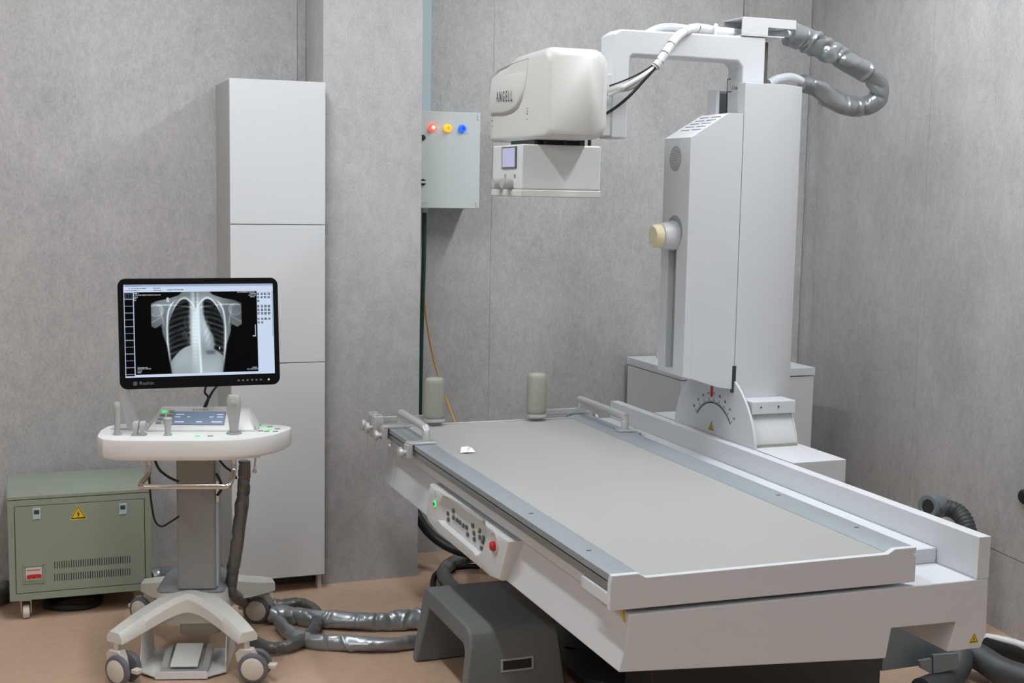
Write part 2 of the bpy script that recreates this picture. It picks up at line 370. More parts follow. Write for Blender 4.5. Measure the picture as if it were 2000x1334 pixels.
for xa, xb in ((1.225, 1.46), (1.90, 2.10)): obj('end_bar', MB().box(xa, xb, 4.722, 4.734, .722, .744), 'satin', T, bevel=.002)
obj('end_trim', MB().box(1.345, 2.05, 4.69, 4.70, .68, .7145), 'satin', T, bevel=.001)
# side control pod
PXF = 1.268
pod = [(4.112, .622), (4.150, .505), (4.12, .490), (4.02, .478), (3.50, .478), (3.42, .49), (3.352, .622)]
def ray_poly(poly, c, ang):
    d = Vector((math.cos(ang), math.sin(ang))); best = None
    for i in range(len(poly)):
        p, q = Vector(poly[i]), Vector(poly[(i+1) % len(poly)]); e = q-p; den = d.x*e.y - d.y*e.x
        if abs(den) < 1e-9: continue
        w_ = p-Vector(c); t_ = (w_.x*e.y - w_.y*e.x)/den; u_ = (w_.x*d.y - w_.y*d.x)/den
        if t_ > 0 and -1e-6 <= u_ <= 1+1e-6: best = t_ if best is None else max(best, t_)
    return Vector(c) + d*best
scoop = [(p.y, p.z) for p in (atX(x, y, PXF) for x, y in ((864, 969), (857, 984), (854.5, 1000), (855.6, 1016), (862, 1025), (923, 1077), (930, 1086), (938, 1083), (943, 1074), (950.5, 1046), (948, 1026), (941, 1013.5), (876, 970.5)))]
sc_c = (sum(p[0] for p in scoop)/len(scoop), sum(p[1] for p in scoop)/len(scoop))
# denser rays towards the long ends so the outline keeps its shape
angs = sorted(set([math.atan2(p[1]-sc_c[1], p[0]-sc_c[0]) for p in scoop+pod] + list(np.linspace(-PI, PI, 33)[:-1])))
lo = [ray_poly(pod, sc_c, a) for a in angs]; li = [ray_poly(scoop, sc_c, a) for a in angs]
lb_ = [Vector(sc_c)+(p-Vector(sc_c))*.9 for p in li]
pm = MB().loft([[(1.33, p.x, p.y) for p in lo], [(PXF+.008, p.x, p.y) for p in lo], [(PXF+.001, sc_c[0]+(p.x-sc_c[0])*.985, sc_c[1]+(p.y-sc_c[1])*.96) for p in lo], [(PXF, li[i].x+(p.x-li[i].x)*.8, li[i].y+(p.y-li[i].y)*.8) for i, p in enumerate(lo)], [(PXF, p.x, p.y) for p in li], [(PXF+.016, p.x, p.y) for p in lb_]])
P = obj('control_panel', pm, 'white_g', T, angle=40)
PKX = PXF+.0155
for cx, cy in ((415, 500), (340, 540), (345, 630), (420, 600), (470, 635), (512, 668), (560, 712), (608, 740), (697, 715), (625, 845), (715, 825), (795, 790), (722, 915), (800, 885), (855, 890), (845, 950), (825, 1045), (885, 950)):
    c = atX(830+cx/7.41, 930+cy/7.41, PKX); b = MB().yz(rrect(c.y, c.z, .0165, .013, .003, 3), PKX-.004, PKX+.001)
    k = obj('key', b, 'keydark', P); 
c = atX(799/7.41+830-1, 770/7.41+930, PKX); obj('key_light', MB().yz(rrect(c.y, c.z, .008, .006, .002, 2), PKX-.0045, PKX-.0035), 'yellow', P)
c = atX(849.7, 984, PXF-.001)
obj('indicator_ring', MB().lathe(c, (-1, 0, 0), ((0, .0115), (.003, .0115), (.004, .0085), (.0035, .0055))), 'led_g', P); obj('indicator_button', MB().lathe(c, (-1, 0, 0), ((0, .0055), (.005, .0055))), 'dark', P)
ti = MB()
for k in range(3): ti.box(PXF-.0006, PXF, c.y-.004+.002*k, c.y+.001+.002*k, c.z+.022+k*.008, c.z+.026+k*.008)
obj('panel_print', ti, 'inkgrey', P)
c = atX(965, 1064, PXF-.001)
obj('stop_recess', MB().lathe(c+Vector((.002, 0, .006)), (-1, 0, 0), ((0, .034), (.004, .034), (.005, .031), (.0012, .024), (.0012, .004))), 'cream_w', P)
obj('stop_button', MB().lathe(c+Vector((0, -.002, -.003)), (-1, 0, 0), ((0, .014), (.008, .014), (.012, .011), (.013, .005))), 'red', P)
# stickers on the frame
tri_sticker(T, atY(1902, 1246, Y0-.0002), (1, 0, 0), (0, 0, 1), (0, -1, 0), .030)
obj('warning_label', MB().poly_prism([(1.3105, Y0+.03, .625), (1.3105, Y0+.015, .60), (1.3105, Y0+.05, .622)], (-.002, 0, 0)), 'yellow', T)
# dark base under the table
obj('floor_plate', MB().xy([(1.682, 3.74), (1.75, 3.67), (2.02, 3.60), (2.30, 3.60), (2.30, 4.55), (1.80, 4.55), (1.742, 4.08), (1.682, 3.92)], 0, .035), 'dark', T, bevel=.004)
for dx in (0, .014, .026): 
    bq = atZ(1106+dx*500, 1264+dx*80, .035); obj('plate_bolt', MB().cyl((bq.x, bq.y, .034), (bq.x, bq.y, .040), .007, n=8), 'black', T)
obj('lift_column', MB().box(1.86, 2.30, 3.50, 4.30, .035, .47), 'dark', T, bevel=.006)
obj('lift_plinth', MB().box(1.70, 2.50, 3.30, 3.48, .0, .42), 'dark', T, bevel=.006)
obj('steel_bracket', MB().poly_prism([atY(x, y, 3.36) for x, y in ((1730, 1224), (1765, 1222), (1812, 1246), (1862, 1284), (1800, 1300), (1722, 1311))], (0, .02, 0)), 'bluesteel', T, bevel=.002)
obj('steel_angle', MB().poly_prism([atY(x, y, 3.30) for x, y in ((1823, 1280), (1872, 1276), (1872, 1306), (1823, 1316))], (0, .012, 0)).poly_prism([atY(x, y, 3.30) for x, y in ((1796, 1291), (1820, 1287), (1820, 1317), (1800, 1306))], (0, .012, 0)), 'bluesteel', T)

# hand grips and shoulder rests clamped to the table
def grip(x, ya, yb, label, knob):
    g = thing('hand_grip', label, 'hand grip', (x, (ya+yb)/2, .72), 0, 'hand grips clamped to the table rails')
    h = .775
    obj('handle', MB().tube([(x, ya, .727), (x, ya, h-.03), (x, ya+.008, h-.008), (x, ya+.03, h), (x, yb-.03, h), (x, yb-.008, h-.008), (x, yb, h-.03), (x, yb, .727)], .0145, n=16, sub=6), 'satin', g)
    for y in (ya, yb):
        s = -1 if knob == 'left' else 1
        x0, x1 = (1.245, x+.032) if s < 0 else (x-.030, 2.13)
        cl = obj('clamp', MB().box(x0, x1, y-.022, y+.022, .7205, .7285), 'satin', g, bevel=.002)
        e = 1.245 if s < 0 else 2.13
        obj('clamp_jaw', MB().box(e-.006, e+.014, y-.022, y+.022, .676, .7205) if s < 0 else MB().box(e-.016, e+.004, y-.022, y+.022, .676, .7205), 'satin', cl, bevel=.002)
        obj('clamp_knob', MB().lathe((e+s*.004, y, .693), (s, 0, 0), ((0, .010), (.016, .010), (.016, .0195), (.028, .0195), (.030, .015))), 'satin', cl)
    return g
grip(1.313, 4.30, 4.625, 'satin metal hand grip clamped on the left rail of the table', 'left')
grip(2.087, 4.33, 4.745, 'satin metal hand grip clamped on the right rail beside the tower', 'right')
def rest(cx, label, ztop, xs):
    g = thing('shoulder_rest', label, 'shoulder rest', (cx, 4.69, .72), 0, 'padded shoulder rests at the far table end')
    y = 4.685
    pad = MB(); rings = []
    for z, k in ((.737, .80), (.742, .95), (.752, 1), (ztop-.018, .96), (ztop-.006, .9), (ztop, .74)):
        rings.append([(cx+px*k, y+py*k, z) for px, py in rrect(0, 0, .078, .062, .026, 5)])
    pad.loft(rings); obj('pad', pad, 'pad', g, angle=60)
    obj('pad_base', MB().xy([(cx+px, y+py) for px, py in rrect(0, 0, .078, .064, .026, 5)], .727, .738), 'satin', g)
    obj('pad_clamp', MB().box(cx-.02, cx+.02, y+.025, y+.07, .7195, .752), 'satin', g, bevel=.003)
    return g
r1 = atY(849, 780, 4.685); rest(r1.x, 'khaki padded shoulder rest nearer the pillar at the table end', atY(849, 737.5, 4.69).z, 0)
r2 = atY(1048, 770, 4.685); rest(r2.x, 'khaki padded shoulder rest nearer the tower at the table end', atY(1048, 729, 4.69).z, 0)
# far-left corner clamps of the end bar
cl = thing('bar_clamp', 'double metal clamp with two knobs at the far corner of the table', 'clamp', (1.24, 4.72, .68))
for y in (4.69, 4.745):
    b = obj('clamp_block', MB().box(1.222, 1.262, y-.02, y+.02, .672, .7555), 'satin', cl, bevel=.003)
    obj('clamp_fin', MB().box(1.226, 1.236, y-.016, y+.016, .7555, .7595).box(1.244, 1.254, y-.016, y+.016, .7555, .7595), 'satin', b)
    obj('clamp_knob', MB().lathe((1.222, y, .712), (-1, 0, 0), ((0, .008), (.014, .008), (.014, .020), (.026, .020), (.028, .015))), 'satin', b)
obj('hanging_pin', MB().box(1.207, 1.210, 4.70, 4.706, .63, .705), 'satin', cl)
# crumpled tissue
c = atZ(911, 884, .7105); bm = bmesh.new()
pts = [(-.018, -.004, 0), (-.004, -.014, .004), (.022, -.010, .001), (.016, .006, .012), (0, .014, .003), (-.012, .008, .016), (.004, 0, .02)]
vv = [bm.verts.new((c.x+a*1.3, c.y+b*1.3, c.z+z+.0006)) for a, b, z in pts]
for f in ((0, 1, 6), (1, 2, 3), (1, 3, 6), (3, 4, 6), (4, 5, 6), (5, 0, 6)): bm.faces.new([vv[i] for i in f])
ti = single('tissue', bm, 'tissue', 'small crumpled white tissue lying on the grey tabletop', 'tissue', smooth=False)
so = ti.modifiers.new('thick', 'SOLIDIFY'); so.thickness = .0015; so.offset = 1

# ================================================================== tower of the x-ray machine
W = thing('x_ray_tower', 'white x-ray tower carrying the tube head on an arm over the table', 'x-ray tower', (2.45, 4.12, 0))
obj('pedestal', MB().box(2.352, 2.557, 3.615, 4.62, 0, .732), 'white', W, bevel=.002)
dc, dr_, dz = 4.14, .30, .68
arc = [(dc+dr_*math.cos(a), dz+dr_*math.sin(a)) for a in np.linspace(math.asin(-.05/dr_), PI-math.asin(-.05/dr_), 48)]
D = obj('pivot_disc', MB().yz(arc, 2.3465, 2.356), 'white', W, bevel=.001)
rc = .268
arc2 = [(dc+rc*math.cos(a), min(dz+rc*math.sin(a), .872)) for a in np.linspace(.05, PI-.05, 40) if dz+rc*math.sin(a) < .90]
cv = obj('pivot_cover', MB().yz(arc2, 2.356, 2.532), 'white', W)
arc3 = [(dc+(rc+.004)*math.cos(a), dz+(rc+.004)*math.sin(a)) for a in np.linspace(.02, PI-.02, 40) if dz+rc*math.sin(a) < .872]
obj('pivot_end_plate', MB().yz(arc3, 2.532, 2.536), 'white', W)
obj('cover_base_strip', MB().box(2.357, 2.53, dc-rc-.006, dc-rc+.02, .732, .742), 'pad', cv)
# angle scale on the disc
SX = 2.3458
sc = MB(); rs = .155; sz = .690
aa = np.linspace(math.radians(40), math.radians(140), 41)
for a, b in zip(aa[:-1], aa[1:]):
    sc.yz([(dc-.004+r_*math.cos(x), sz+r_*math.sin(x)) for x, r_ in ((a, rs), (b, rs), (b, rs+.003), (a, rs+.003))], SX, SX+.001)
for k in range(41):
    a = aa[k]; L = .020 if k % 5 == 0 else .009; u = (math.cos(a), math.sin(a)); n_ = (-u[1]*.0009, u[0]*.0009)
    sc.yz([(dc-.004+u[0]*rs+n_[0], sz+u[1]*rs+n_[1]), (dc-.004+u[0]*(rs+L)+n_[0], sz+u[1]*(rs+L)+n_[1]), (dc-.004+u[0]*(rs+L)-n_[0], sz+u[1]*(rs+L)-n_[1]), (dc-.004+u[0]*rs-n_[0], sz+u[1]*rs-n_[1])], SX, SX+.001)
obj('angle_scale', sc, 'ink', D, smooth=False)
for k, s_ in enumerate(('90', '60', '40', '20', '0', '10', '20', '30', '40')):
    a = aa[40-5*k]; 
    text('scale_number', s_, .015, (SX, dc-.004+(rs+.036)*math.cos(a), sz+(rs+.036)*math.sin(a)), (0, -1, 0), (0, 0, 1), 'inkgrey', D)
tri_sticker(D, atX(1389, 835, SX)+Vector((0, 0, .006)), (0, -1, 0), (0, 0, 1), (-1, 0, 0), .038)
# column
obj('tower_column', MB().xy([(2.3475, 4.0), (2.508, 4.0), (2.613, 4.06), (2.613, 4.17), (2.508, 4.23), (2.478, 4.23), (2.478, 4.045), (2.3475, 4.045)], .872, 1.978), 'white', W, bevel=.0012)
obj('column_core', MB().box(2.3475, 2.4775, 4.0455, 4.23, .874, 1.86), 'white', W, bevel=.001)
obj('column_flange', MB().xy([(2.366, 3.902), (2.538, 3.902), (2.542, 3.907), (2.542, 4.0), (2.366, 4.0)], .842, .885), 'white', W, bevel=.002)
fb = MB()
for x in (2.40, 2.47): fb.lathe((x, 3.902, .866), (0, -1, 0), ((0, .0035), (.002, .003)), n=10)
obj('flange_screws', fb, 'steel', W)
# front cover with slot for the compression cone
cp = [(2.346, .916), (2.346, 1.873), (2.288, 1.873), (2.172, 1.803), (2.172, .962), (2.28, .926)]
CV = obj('tower_cover', MB().xz(cp, 4.001, 4.195), 'white', W, bevel=.0015)
fp = MB()
fp.xz([(2.146, .966), (2.146, 1.787), (2.1725, 1.803), (2.1725, .960)], 4.001, 4.080)
fp.xz([(2.146, 1.50), (2.146, 1.787), (2.1725, 1.803), (2.1725, 1.50)], 4.0801, 4.195)
fp.xz([(2.146, .966), (2.146, 1.4999), (2.1725, 1.4999), (2.1725, .960)], 4.140, 4.195)
fp.xz([(2.146, .966), (2.146, .985), (2.1725, .985), (2.1725, .960)], 4.0801, 4.1399)
obj('cover_front', fp, 'white', W, bevel=.0004, seg=1)
obj('cover_edge', MB().xz([(2.144, .968), (2.144, 1.786), (2.175, 1.804), (2.175, .958)], 3.9995, 4.003), 'white', W, bevel=.0015)
obj('slot_back', MB().box(2.168, 2.1722, 4.081, 4.139, .986, 1.50), 'recess', W)
obj('cover_notch', MB().box(2.3385, 2.3525, 3.9985, 4.01, .905, 1.0), 'steel', W)
mp_ = atX(1390, 757, 2.344); obj('angle_pointer', MB().box(2.3425, 2.3462, mp_.y-.0055, mp_.y+.0055, .868, .93), 'red', W, label='small red angle pointer')
# louvres on the sloping top
lv = Vector((2.288-2.1725, 0, 1.873-1.803)).normalized(); ln = Vector((-lv.z, 0, lv.x))
for r in range(5):
    for k in range(2):
        c = Vector((2.176, 0, 1.8055)) + lv*(.018+.022*r)
        y = 4.022 + k*.082
        obj('louvre', MB().poly_prism([c+Vector((0, y, 0))+ln*-.001, c+Vector((0, y+.062, 0))+ln*-.001, c+lv*.003+Vector((0, y+.062, 0))+ln*-.001, c+lv*.003+Vector((0, y, 0))+ln*-.001], ln*.0018), 'keydark', CV, smooth=False)
# speaker grille: holes in rings, one part
sp = MB(); c = Vector((2.1455, 4.110, 1.716))
for k in range(1, 9):
    R_ = .0052*k; n_ = max(6, int(2*PI*R_/.0068))
    for i in range(n_):
        a = 2*PI*i/n_; sp.cyl(c+Vector((.0006, R_*math.cos(a), R_*math.sin(a))), c+Vector((-.0003, R_*math.cos(a), R_*math.sin(a))), .0019, n=6)
g = obj('speaker_grille', sp, 'keydark', W, smooth=False); g['kind'] = 'stuff'
# compression cone
cc = Vector((2.1455, 4.100, 1.452)); fw = Vector((-1, 0, -.04))
obj('cone_hole_shade', MB().lathe(cc+Vector((.001, .0, .012)), (-1, 0, 0), ((0, .058), (.0012, .058), (.0016, .052), (.0010, .045))), 'recess', W)  # flat grey disc stands in for the shade inside the cone hole
obj('compression_cone', MB().lathe(cc+Vector((.004, 0, 0)), fw, ((0, .050), (.01, .052), (.055, .044), (.058, .040))), 'white', W)
obj('cone_cap', MB().lathe(cc+fw*.056, fw, ((0, .0415), (.018, .040), (.027, .034), (.029, .024), (.0295, .006))), 'cream', W)
# inner lift behind the cover
obj('lift_channel', MB().box(2.330, 2.345, 4.17, 4.23, 1.80, 1.965).box(2.345, 2.47, 4.222, 4.23, 1.8605, 1.965), 'white', W, bevel=.001)
obj('lift_channel_back', MB().box(2.3455, 2.47, 4.215, 4.2215, 1.861, 1.955), 'recess', W)
# inverted-U arm
A0, A1 = 4.062, 4.165
arm = [(1.876, 1.777), (1.935, 1.777), (1.938, 2.047), (1.948, 2.057), (2.352, 2.055), (2.370, 2.035), (2.372, 1.861), (2.459, 1.861), (2.459, 2.142), (1.905, 2.138), (1.876, 2.120)]
ARM = obj('support_arm', MB().xz(arm, A0, A1), 'white', W, bevel=.008, seg=3)
sm = MB(); x = 2.3705
l0 = atX(1421, 155, x); l1 = atX(1417, 222, x); 
sm.box(x-.0008, x, l0.y-.0015, l0.y+.0015, 1.862, l0.z); sm.box(x-.0008, x, l0.y-.022, l0.y, l0.z-.0015, l0.z+.0015); sm.box(x-.0008, x, l0.y-.032, l0.y, l0.z-.046, l0.z-.043)
obj('height_scale', sm, 'ink', ARM, smooth=False)
text('scale_number', '1.1m', .020, (x-.0006, l0.y-.052, l0.z-.034), (0, -1, 0), (0, 0, 1), 'inkgrey', ARM)
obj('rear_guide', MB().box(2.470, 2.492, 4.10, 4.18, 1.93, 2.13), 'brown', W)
# cable entry box on the arm
cb = MB().xz([(2.361, 2.147), (2.361, 2.206), (2.576, 2.206), (2.576, 2.175), (2.464, 2.175), (2.464, 2.147)], 4.058, 4.064)
cb.xz([(2.361, 2.147), (2.361, 2.206), (2.576, 2.206), (2.576, 2.175), (2.464, 2.175), (2.464, 2.147)], 4.190, 4.196)
cb.box(2.361, 2.576, 4.0641, 4.1899, 2.201, 2.206).box(2.361, 2.53, 4.058, 4.196, 2.1425, 2.1469)
obj('cable_box', cb, 'white', W, bevel=.001)
# tube head
HX0, HX1, HY0, HY1, HZ0, HZ1 = 1.577, 1.796, 3.905, 4.45, 1.764, 2.052
def head():
    mb = MB(); rings = []
    N = 26
    for i in range(N+1):
        s_ = i/N; y = HY0 + (HY1-HY0)*s_
        top = HZ1 - .012*s_ - .088*max(0, (s_-.5)/.5)**1.7
        e = min(s_, 1-s_)*(HY1-HY0); R_ = .032
        ins = R_ - math.sqrt(max(0, R_*R_-(R_-min(e, R_))**2)); ins *= .8
        x0, x1, z0, z1 = HX0+ins*.55, HX1-ins, HZ0+ins*.6, top-ins
        ring = []
        for cx, cz, r_, a0 in ((x1, z1, .055, 0), (x0, z1, .030, 90), (x0, z0, .018, 180), (x1, z0, .05, 270)):
            sx = 1 if a0 in (0, 270) else -1; sz_ = 1 if a0 in (0, 90) else -1
            for k in range(7):
                a = math.radians(a0+90*k/6); ring.append((cx - sx*r_ + r_*math.cos(a), y, cz - sz_*r_ + r_*math.sin(a)))
        rings.append(ring)
    return mb.loft(rings)
# ring spacing bunched at the ends by the rounded inset
TH = obj('tube_housing', head(), 'cream_w', W, angle=50)
sw_px = ((957, 152), (975, 136), (1000, 124), (1032, 114), (1030, 140), (1026, 170), (1021, 192), (1014, 208), (1003, 218), (985, 224), (962, 224), (955, 216))
sh = [atX(x, y, HX0) for x, y in sw_px]; zhi, zlo = max(p.z for p in sh), min(p.z for p in sh)
em = MB(); ex = lambda z: HX0 + .0035 - .0155*min(1, (zhi-z)/(zhi-zlo)*1.25)
cy_e, cz_e = sum(p.y for p in sh)/len(sh), sum(p.z for p in sh)/len(sh)
grow = lambda p, k: (cy_e+(p.y-cy_e)*k, cz_e+(p.z-cz_e)*k)
em.loft([[(HX0+.02, *grow(p, 1.0)) for p in sh], [(HX0-.001, *grow(p, 1.0)) for p in sh], [(ex(p.z)+.003, *grow(p, .945)) for p in sh], [(ex(p.z), *grow(p, .90)) for p in sh]])
EM = obj('emblem_plate', em, 'cream_w', TH, angle=50)
a_ = atX(967.5, 191, HX0-.0125); b_ = atX(1003, 188, HX0-.0125); cc_ = (a_+b_)/2
text('brand_lettering', 'ANGELL', .052, cc_+Vector((-.0006, 0, 0)), (0, a_.y*-1+b_.y, b_.z-a_.z), (0, 0, 1), 'ink', TH, spacing=1.8, xs=.52)
for px, py in ((1029, 222), (961, 236)):
    c = atX(px, py, HX0-.0012); st = MB()
    for dy, dz_, w_, h_ in ((0, .018, .014, .0012), (0, -.018, .014, .0012), (0, 0, .005, .006), (0, .009, .003, .003)):
        st.box(c.x-.0006, c.x+.004, c.y+dy-w_/2, c.y+dy+w_/2, c.z+dz_-h_/2, c.z+dz_+h_/2)
    obj('focus_mark', st, 'inkgrey', TH, smooth=False)
obj('head_swivel', MB().cyl((1.780, 4.113, 1.90), (1.877, 4.113, 1.90), .048), 'white', W)
obj('head_yoke', MB().box(1.79, 1.90, 4.068, 4.158, 1.785, 1.99), 'white', W, bevel=.004)
# collimator
KX0, KX1, KY0, KY1, KZ0, KZ1 = 1.543, 1.827, 4.03, 4.31, 1.577, 1.748
K = obj('collimator', MB().box(KX0+.002, KX1, KY0, KY1, KZ0+.024, KZ1), 'white_g', W, bevel=.006, seg=3)
obj('collimator_skirt', MB().box(KX0-.002, KX1+.001, KY0-.002, KY1+.002, KZ0, KZ0+.0235), 'cream_w', K, bevel=.004, seg=3)
obj('collimator_mount', MB().xz([(1.60, KZ1-.001), (1.78, KZ1-.001), (1.78, HZ0+.004), (1.60, HZ0+.004)], 4.06, 4.28), 'dark', W)
mb = MB()
for x in (1.63, 1.70, 1.755, 1.79): mb.cyl((x, 4.045, KZ1-.001), (x, 4.045, HZ0+.006), .006, n=10)
obj('mount_bolts', mb, 'dark', W)
dp = [atX(x, y, KX0) for x, y in ((981, 287), (1009, 285.5), (1009, 329), (981, 330.5))]
y0_, y1_ = dp[1].y, dp[0].y; z0_, z1_ = dp[2].z, dp[1].z
DS = obj('display_bezel', MB().yz([(y0_, z0_), (y1_, z0_), (y1_, z1_), (y0_, z1_)], KX0-.002, KX0+.004), 'keydark', K, bevel=.001)
obj('display', MB().box(KX0-.0028, KX0, y0_+.010, y1_-.010, z0_+.005, z1_-.005), 'lcd_v', K)
for px in (981, 998):
    c = atX(px, 359, KX0); kn = obj('knob', MB().lathe((KX0+.002, c.y, c.z), (-1, 0, 0), ((0, .0195), (.034, .0185), (.036, .016))), 'knobgrey', K, label='ridged silver collimator knob')
for px in (986, 1004.5):
    c = atX(px, 344, KX0); st = MB()
    for k in (-.004, .001, .005): st.box(KX0-.0004, KX0+.002, c.y-.006, c.y+.006, c.z+k-.001, c.z+k+.001)
    obj('knob_print', st, 'inkgrey', K, smooth=False)

# cables of the tower
def Yp(*a): return [atY(x, y, Y) for x, y, Y in a]
wr_ = thing('wrapped_cable_bundle', 'white spiral-wrapped cable bundle arching from tube head over the arm', 'cable bundle', tuple(atY(1300, 100, 4.03)))
pth = Yp((1278, 132, 4.0), (1290, 118, 4.0), (1305, 96, 4.005), (1322, 73, 4.02), (1340, 60, 4.05), (1362, 54, 4.09), (1400, 60, 4.11), (1440, 64, 4.12), (1470, 66, 4.12))
obj('wrap', MB().tube(pth, .0145, n=14, sub=8, rf=lambda t, a, r: r*(1+.05*math.sin(150*t+a))), 'wrap', wr_)
obj('inner_cable', MB().tube(Yp((1188, 186, 4.04), (1215, 172, 4.02), (1250, 152, 4.0), (1280, 130, 4.0)), .008, n=10), 'wrap', wr_)
obj('grey_cable', MB().tube(Yp((1215, 176, 4.03), (1240, 168, 4.01), (1262, 150, 4.0), (1282, 130, 4.0)), .008, n=10), 'knobgrey', wr_)
obj('plug_sleeve', MB().tube(Yp((1184, 180, 4.05), (1200, 176, 4.035), (1219, 171, 4.02)), .0125, n=12), 'cream_w', wr_)
obj('thin_black_cable', MB().tube(Yp((1190, 168, 4.04), (1220, 157, 4.02), (1250, 143, 4.0), (1274, 128, 3.998)), .0028, n=8), 'black', wr_)
obj('black_cable', MB().tube(Yp((1184, 222, 4.06), (1205, 208, 4.04), (1230, 187, 4.01), (1255, 160, 3.995), (1280, 132, 3.995)), .005, n=8), 'black', wr_)
obj('cable_strap', MB().tube([p for p in Yp((1397, 70, 4.085), (1397, 50, 4.085), (1400, 49, 4.12), (1400, 50, 4.14))], .005, n=6), 'wrap', wr_)
tk = MB()
sp_ = spline(pth, 8)
for i in (2, 7, 13, 19, 30, 40):
    d = (sp_[i+1]-sp_[i]).normalized(); tk.cyl(sp_[i]-d*.0018, sp_[i]+d*.0018, .0151, n=14)
obj('wrap_gaps', tk, 'keydark', wr_)
single('pale_cable_bundle', MB().tube(Yp((1262, 66, 4.15), (1285, 55, 4.15), (1310, 52, 4.15), (1345, 56, 4.15), (1400, 60, 4.15), (1460, 66, 4.15)), .012, n=12), 'clearwrap', 'pale plastic-wrapped cable lying on top of the arm', 'cable bundle')
hp = Yp((1540, 66, 4.12), (1575, 76, 4.12), (1620, 98, 4.11), (1660, 122, 4.10), (1692, 142, 4.10), (1712, 165, 4.10), (1710, 192, 4.11), (1685, 206, 4.12), (1650, 205, 4.12), (1620, 192, 4.12), (1595, 172, 4.12), (1566, 163, 4.12))
SLV = wrinkle(3, .34, 46)
def sleeve_r(t, a, r):
    b = SLV(t, a, r)
    return b*(1.12-.28*min(1, max(0, (t-.15)/.7)))
single('silver_cable_sleeve', MB().tube(hp, .036, n=36, sub=22, rf=sleeve_r), 'sleeve', 'wrinkled silver cable sleeve looping out from the top of the tower', 'cable sleeve', angle=60)
single('arm_cable_end', MB().tube(Yp((1470, 66, 4.12), (1500, 68, 4.12), (1530, 66, 4.12), (1552, 70, 4.12)), .013, n=12), 'clearwrap', 'short pale cable inside the box on top of the arm', 'cable')
single('tower_cable_end', MB().tube(Yp((1502, 162, 4.12), (1520, 153, 4.12), (1545, 150, 4.12), (1565, 158, 4.12), (1578, 168, 4.12)), .014, n=12), 'clearwrap', 'short pale cable arching out of the tower top', 'cable')

# ================================================================== white power cabinet behind the tower
G = thing('power_cabinet', 'low white metal power cabinet standing behind the tower', 'cabinet', (2.93, 5.13, 0))
obj('body', MB().box(2.608, 3.26, 4.876, 5.40, 0, .812), 'white', G, bevel=.002)
obj('lid', MB().box(2.604, 3.264, 4.872, 5.404, .815, .850), 'white', G, bevel=.003)
hc = atZ(1283, 700, .85)
obj('lifting_eye', MB().tube([hc+Vector((0, .0, 0)), hc+Vector((0, 0, .02)), hc+Vector((.015, .0, .032)), hc+Vector((.03, 0, .02)), hc+Vector((.03, 0, 0))], .005, n=8), 'satin', G)

# ================================================================== green generator cabinet on castors
gx0, gx1, gf, gb = -.053, .448, 4.985, 5.375
G = thing('generator_cabinet', 'sage green metal generator cabinet on castors against the wall', 'generator', ((gx0+gx1)/2, 5.18, 0))
obj('body', MB().box(gx0, gx1, gf+.004, gb, .076, .449), 'green', G, bevel=.003)
obj('lid', MB().box(gx0-.002, gx1+.002, gf, gb+.002, .4505, .4655), 'green', G, bevel=.003)
fr = MB(); fr.box(gx0, gx1, gf, gf+.004, .428, .449).box(gx0, gx1, gf, gf+.004, .076, .101).box(gx0, gx0+.0215, gf, gf+.004, .101, .428).box(gx1-.0215, gx1, gf, gf+.004, .101, .428)
obj('front_frame', fr, 'green', G)
dx0, dx1, dz0, dz1 = gx0+.024, gx1-.024, .1035, .4255
obj('door_gap', MB().box(gx0+.02, gx1-.02, gf+.003, gf+.0045, .10, .43), 'ink', G)
DR = obj('door', MB().box(dx0, dx1, gf, gf+.004, dz0, dz1), 'green', G, bevel=.0008)
for px, py in ((71.5, 1003), (240, 993.5)):
    c = atY(px, py, gf); lt = obj('latch', MB().box(c.x-.0135, c.x+.0135, gf-.003, gf, c.z-.021, c.z+.021), 'trunk', DR, bevel=.002)
    obj('latch_key', MB().box(c.x-.009, c.x+.009, gf-.0036, gf-.002, c.z-.002, c.z+.013), 'steel', G)
c = atY(152.8, 1001.5, gf); tri_sticker(G, (c.x, gf, c.z), (1, 0, 0), (0, 0, 1), (0, -1, 0), .060)
vs = None
for r, (pl_, pr_) in enumerate((((107, 1103.5), (253.5, 1092.5)), ((107, 1128), (253.5, 1116.5)))):
    a = atY(*pl_, gf); b = atY(*pr_, gf)
    for i in range(33):
        p = a.lerp(b, i/32)
        if vs is None: vs = MB().box(-.0014, .0014, -.0006, .001, -.0135, .0135); vso = obj('vent_slot', vs, 'ink', DR, smooth=False, local=True); first = vso; vso.location = ROOT[G.name].inverted() @ Vector((p.x, gf, p.z)); continue
        o = first.copy(); COL.objects.link(o); o.parent = DR; o.location = ROOT[G.name].inverted() @ Vector((p.x, gf, p.z))
c = atY(66.5, 1121, gf)
rc_ = MB()
for s_ in (-1, 1): rc_.box(c.x+s_*.034-.004, c.x+s_*.034+.004, gf-.003, gf, c.z-.036, c.z+.036).box(c.x-.034, c.x+.034, gf-.003, gf, c.z+s_*.032-.004, c.z+s_*.032+.004)
obj('breaker_frame', rc_, 'green', DR, bevel=.001)
BK = obj('breaker_switch', MB().box(c.x-.028, c.x+.027, gf-.001, gf, c.z-.024, c.z+.026), 'cream_w', G, label='white circuit breaker with red toggles')
for k in (-.018, 0, .018): obj('toggle', MB().box(c.x+k-.007, c.x+k+.007, gf-.009, gf-.001, c.z-.015, c.z-.002), 'red', BK, bevel=.0015)
obj('toggle_bar', MB().box(c.x-.022, c.x+.022, gf-.006, gf-.001, c.z-.006, c.z-.001), 'red', BK)
obj('breaker_print', MB().box(c.x-.024, c.x+.022, gf-.0014, gf-.001, c.z+.013, c.z+.016), 'red', BK)
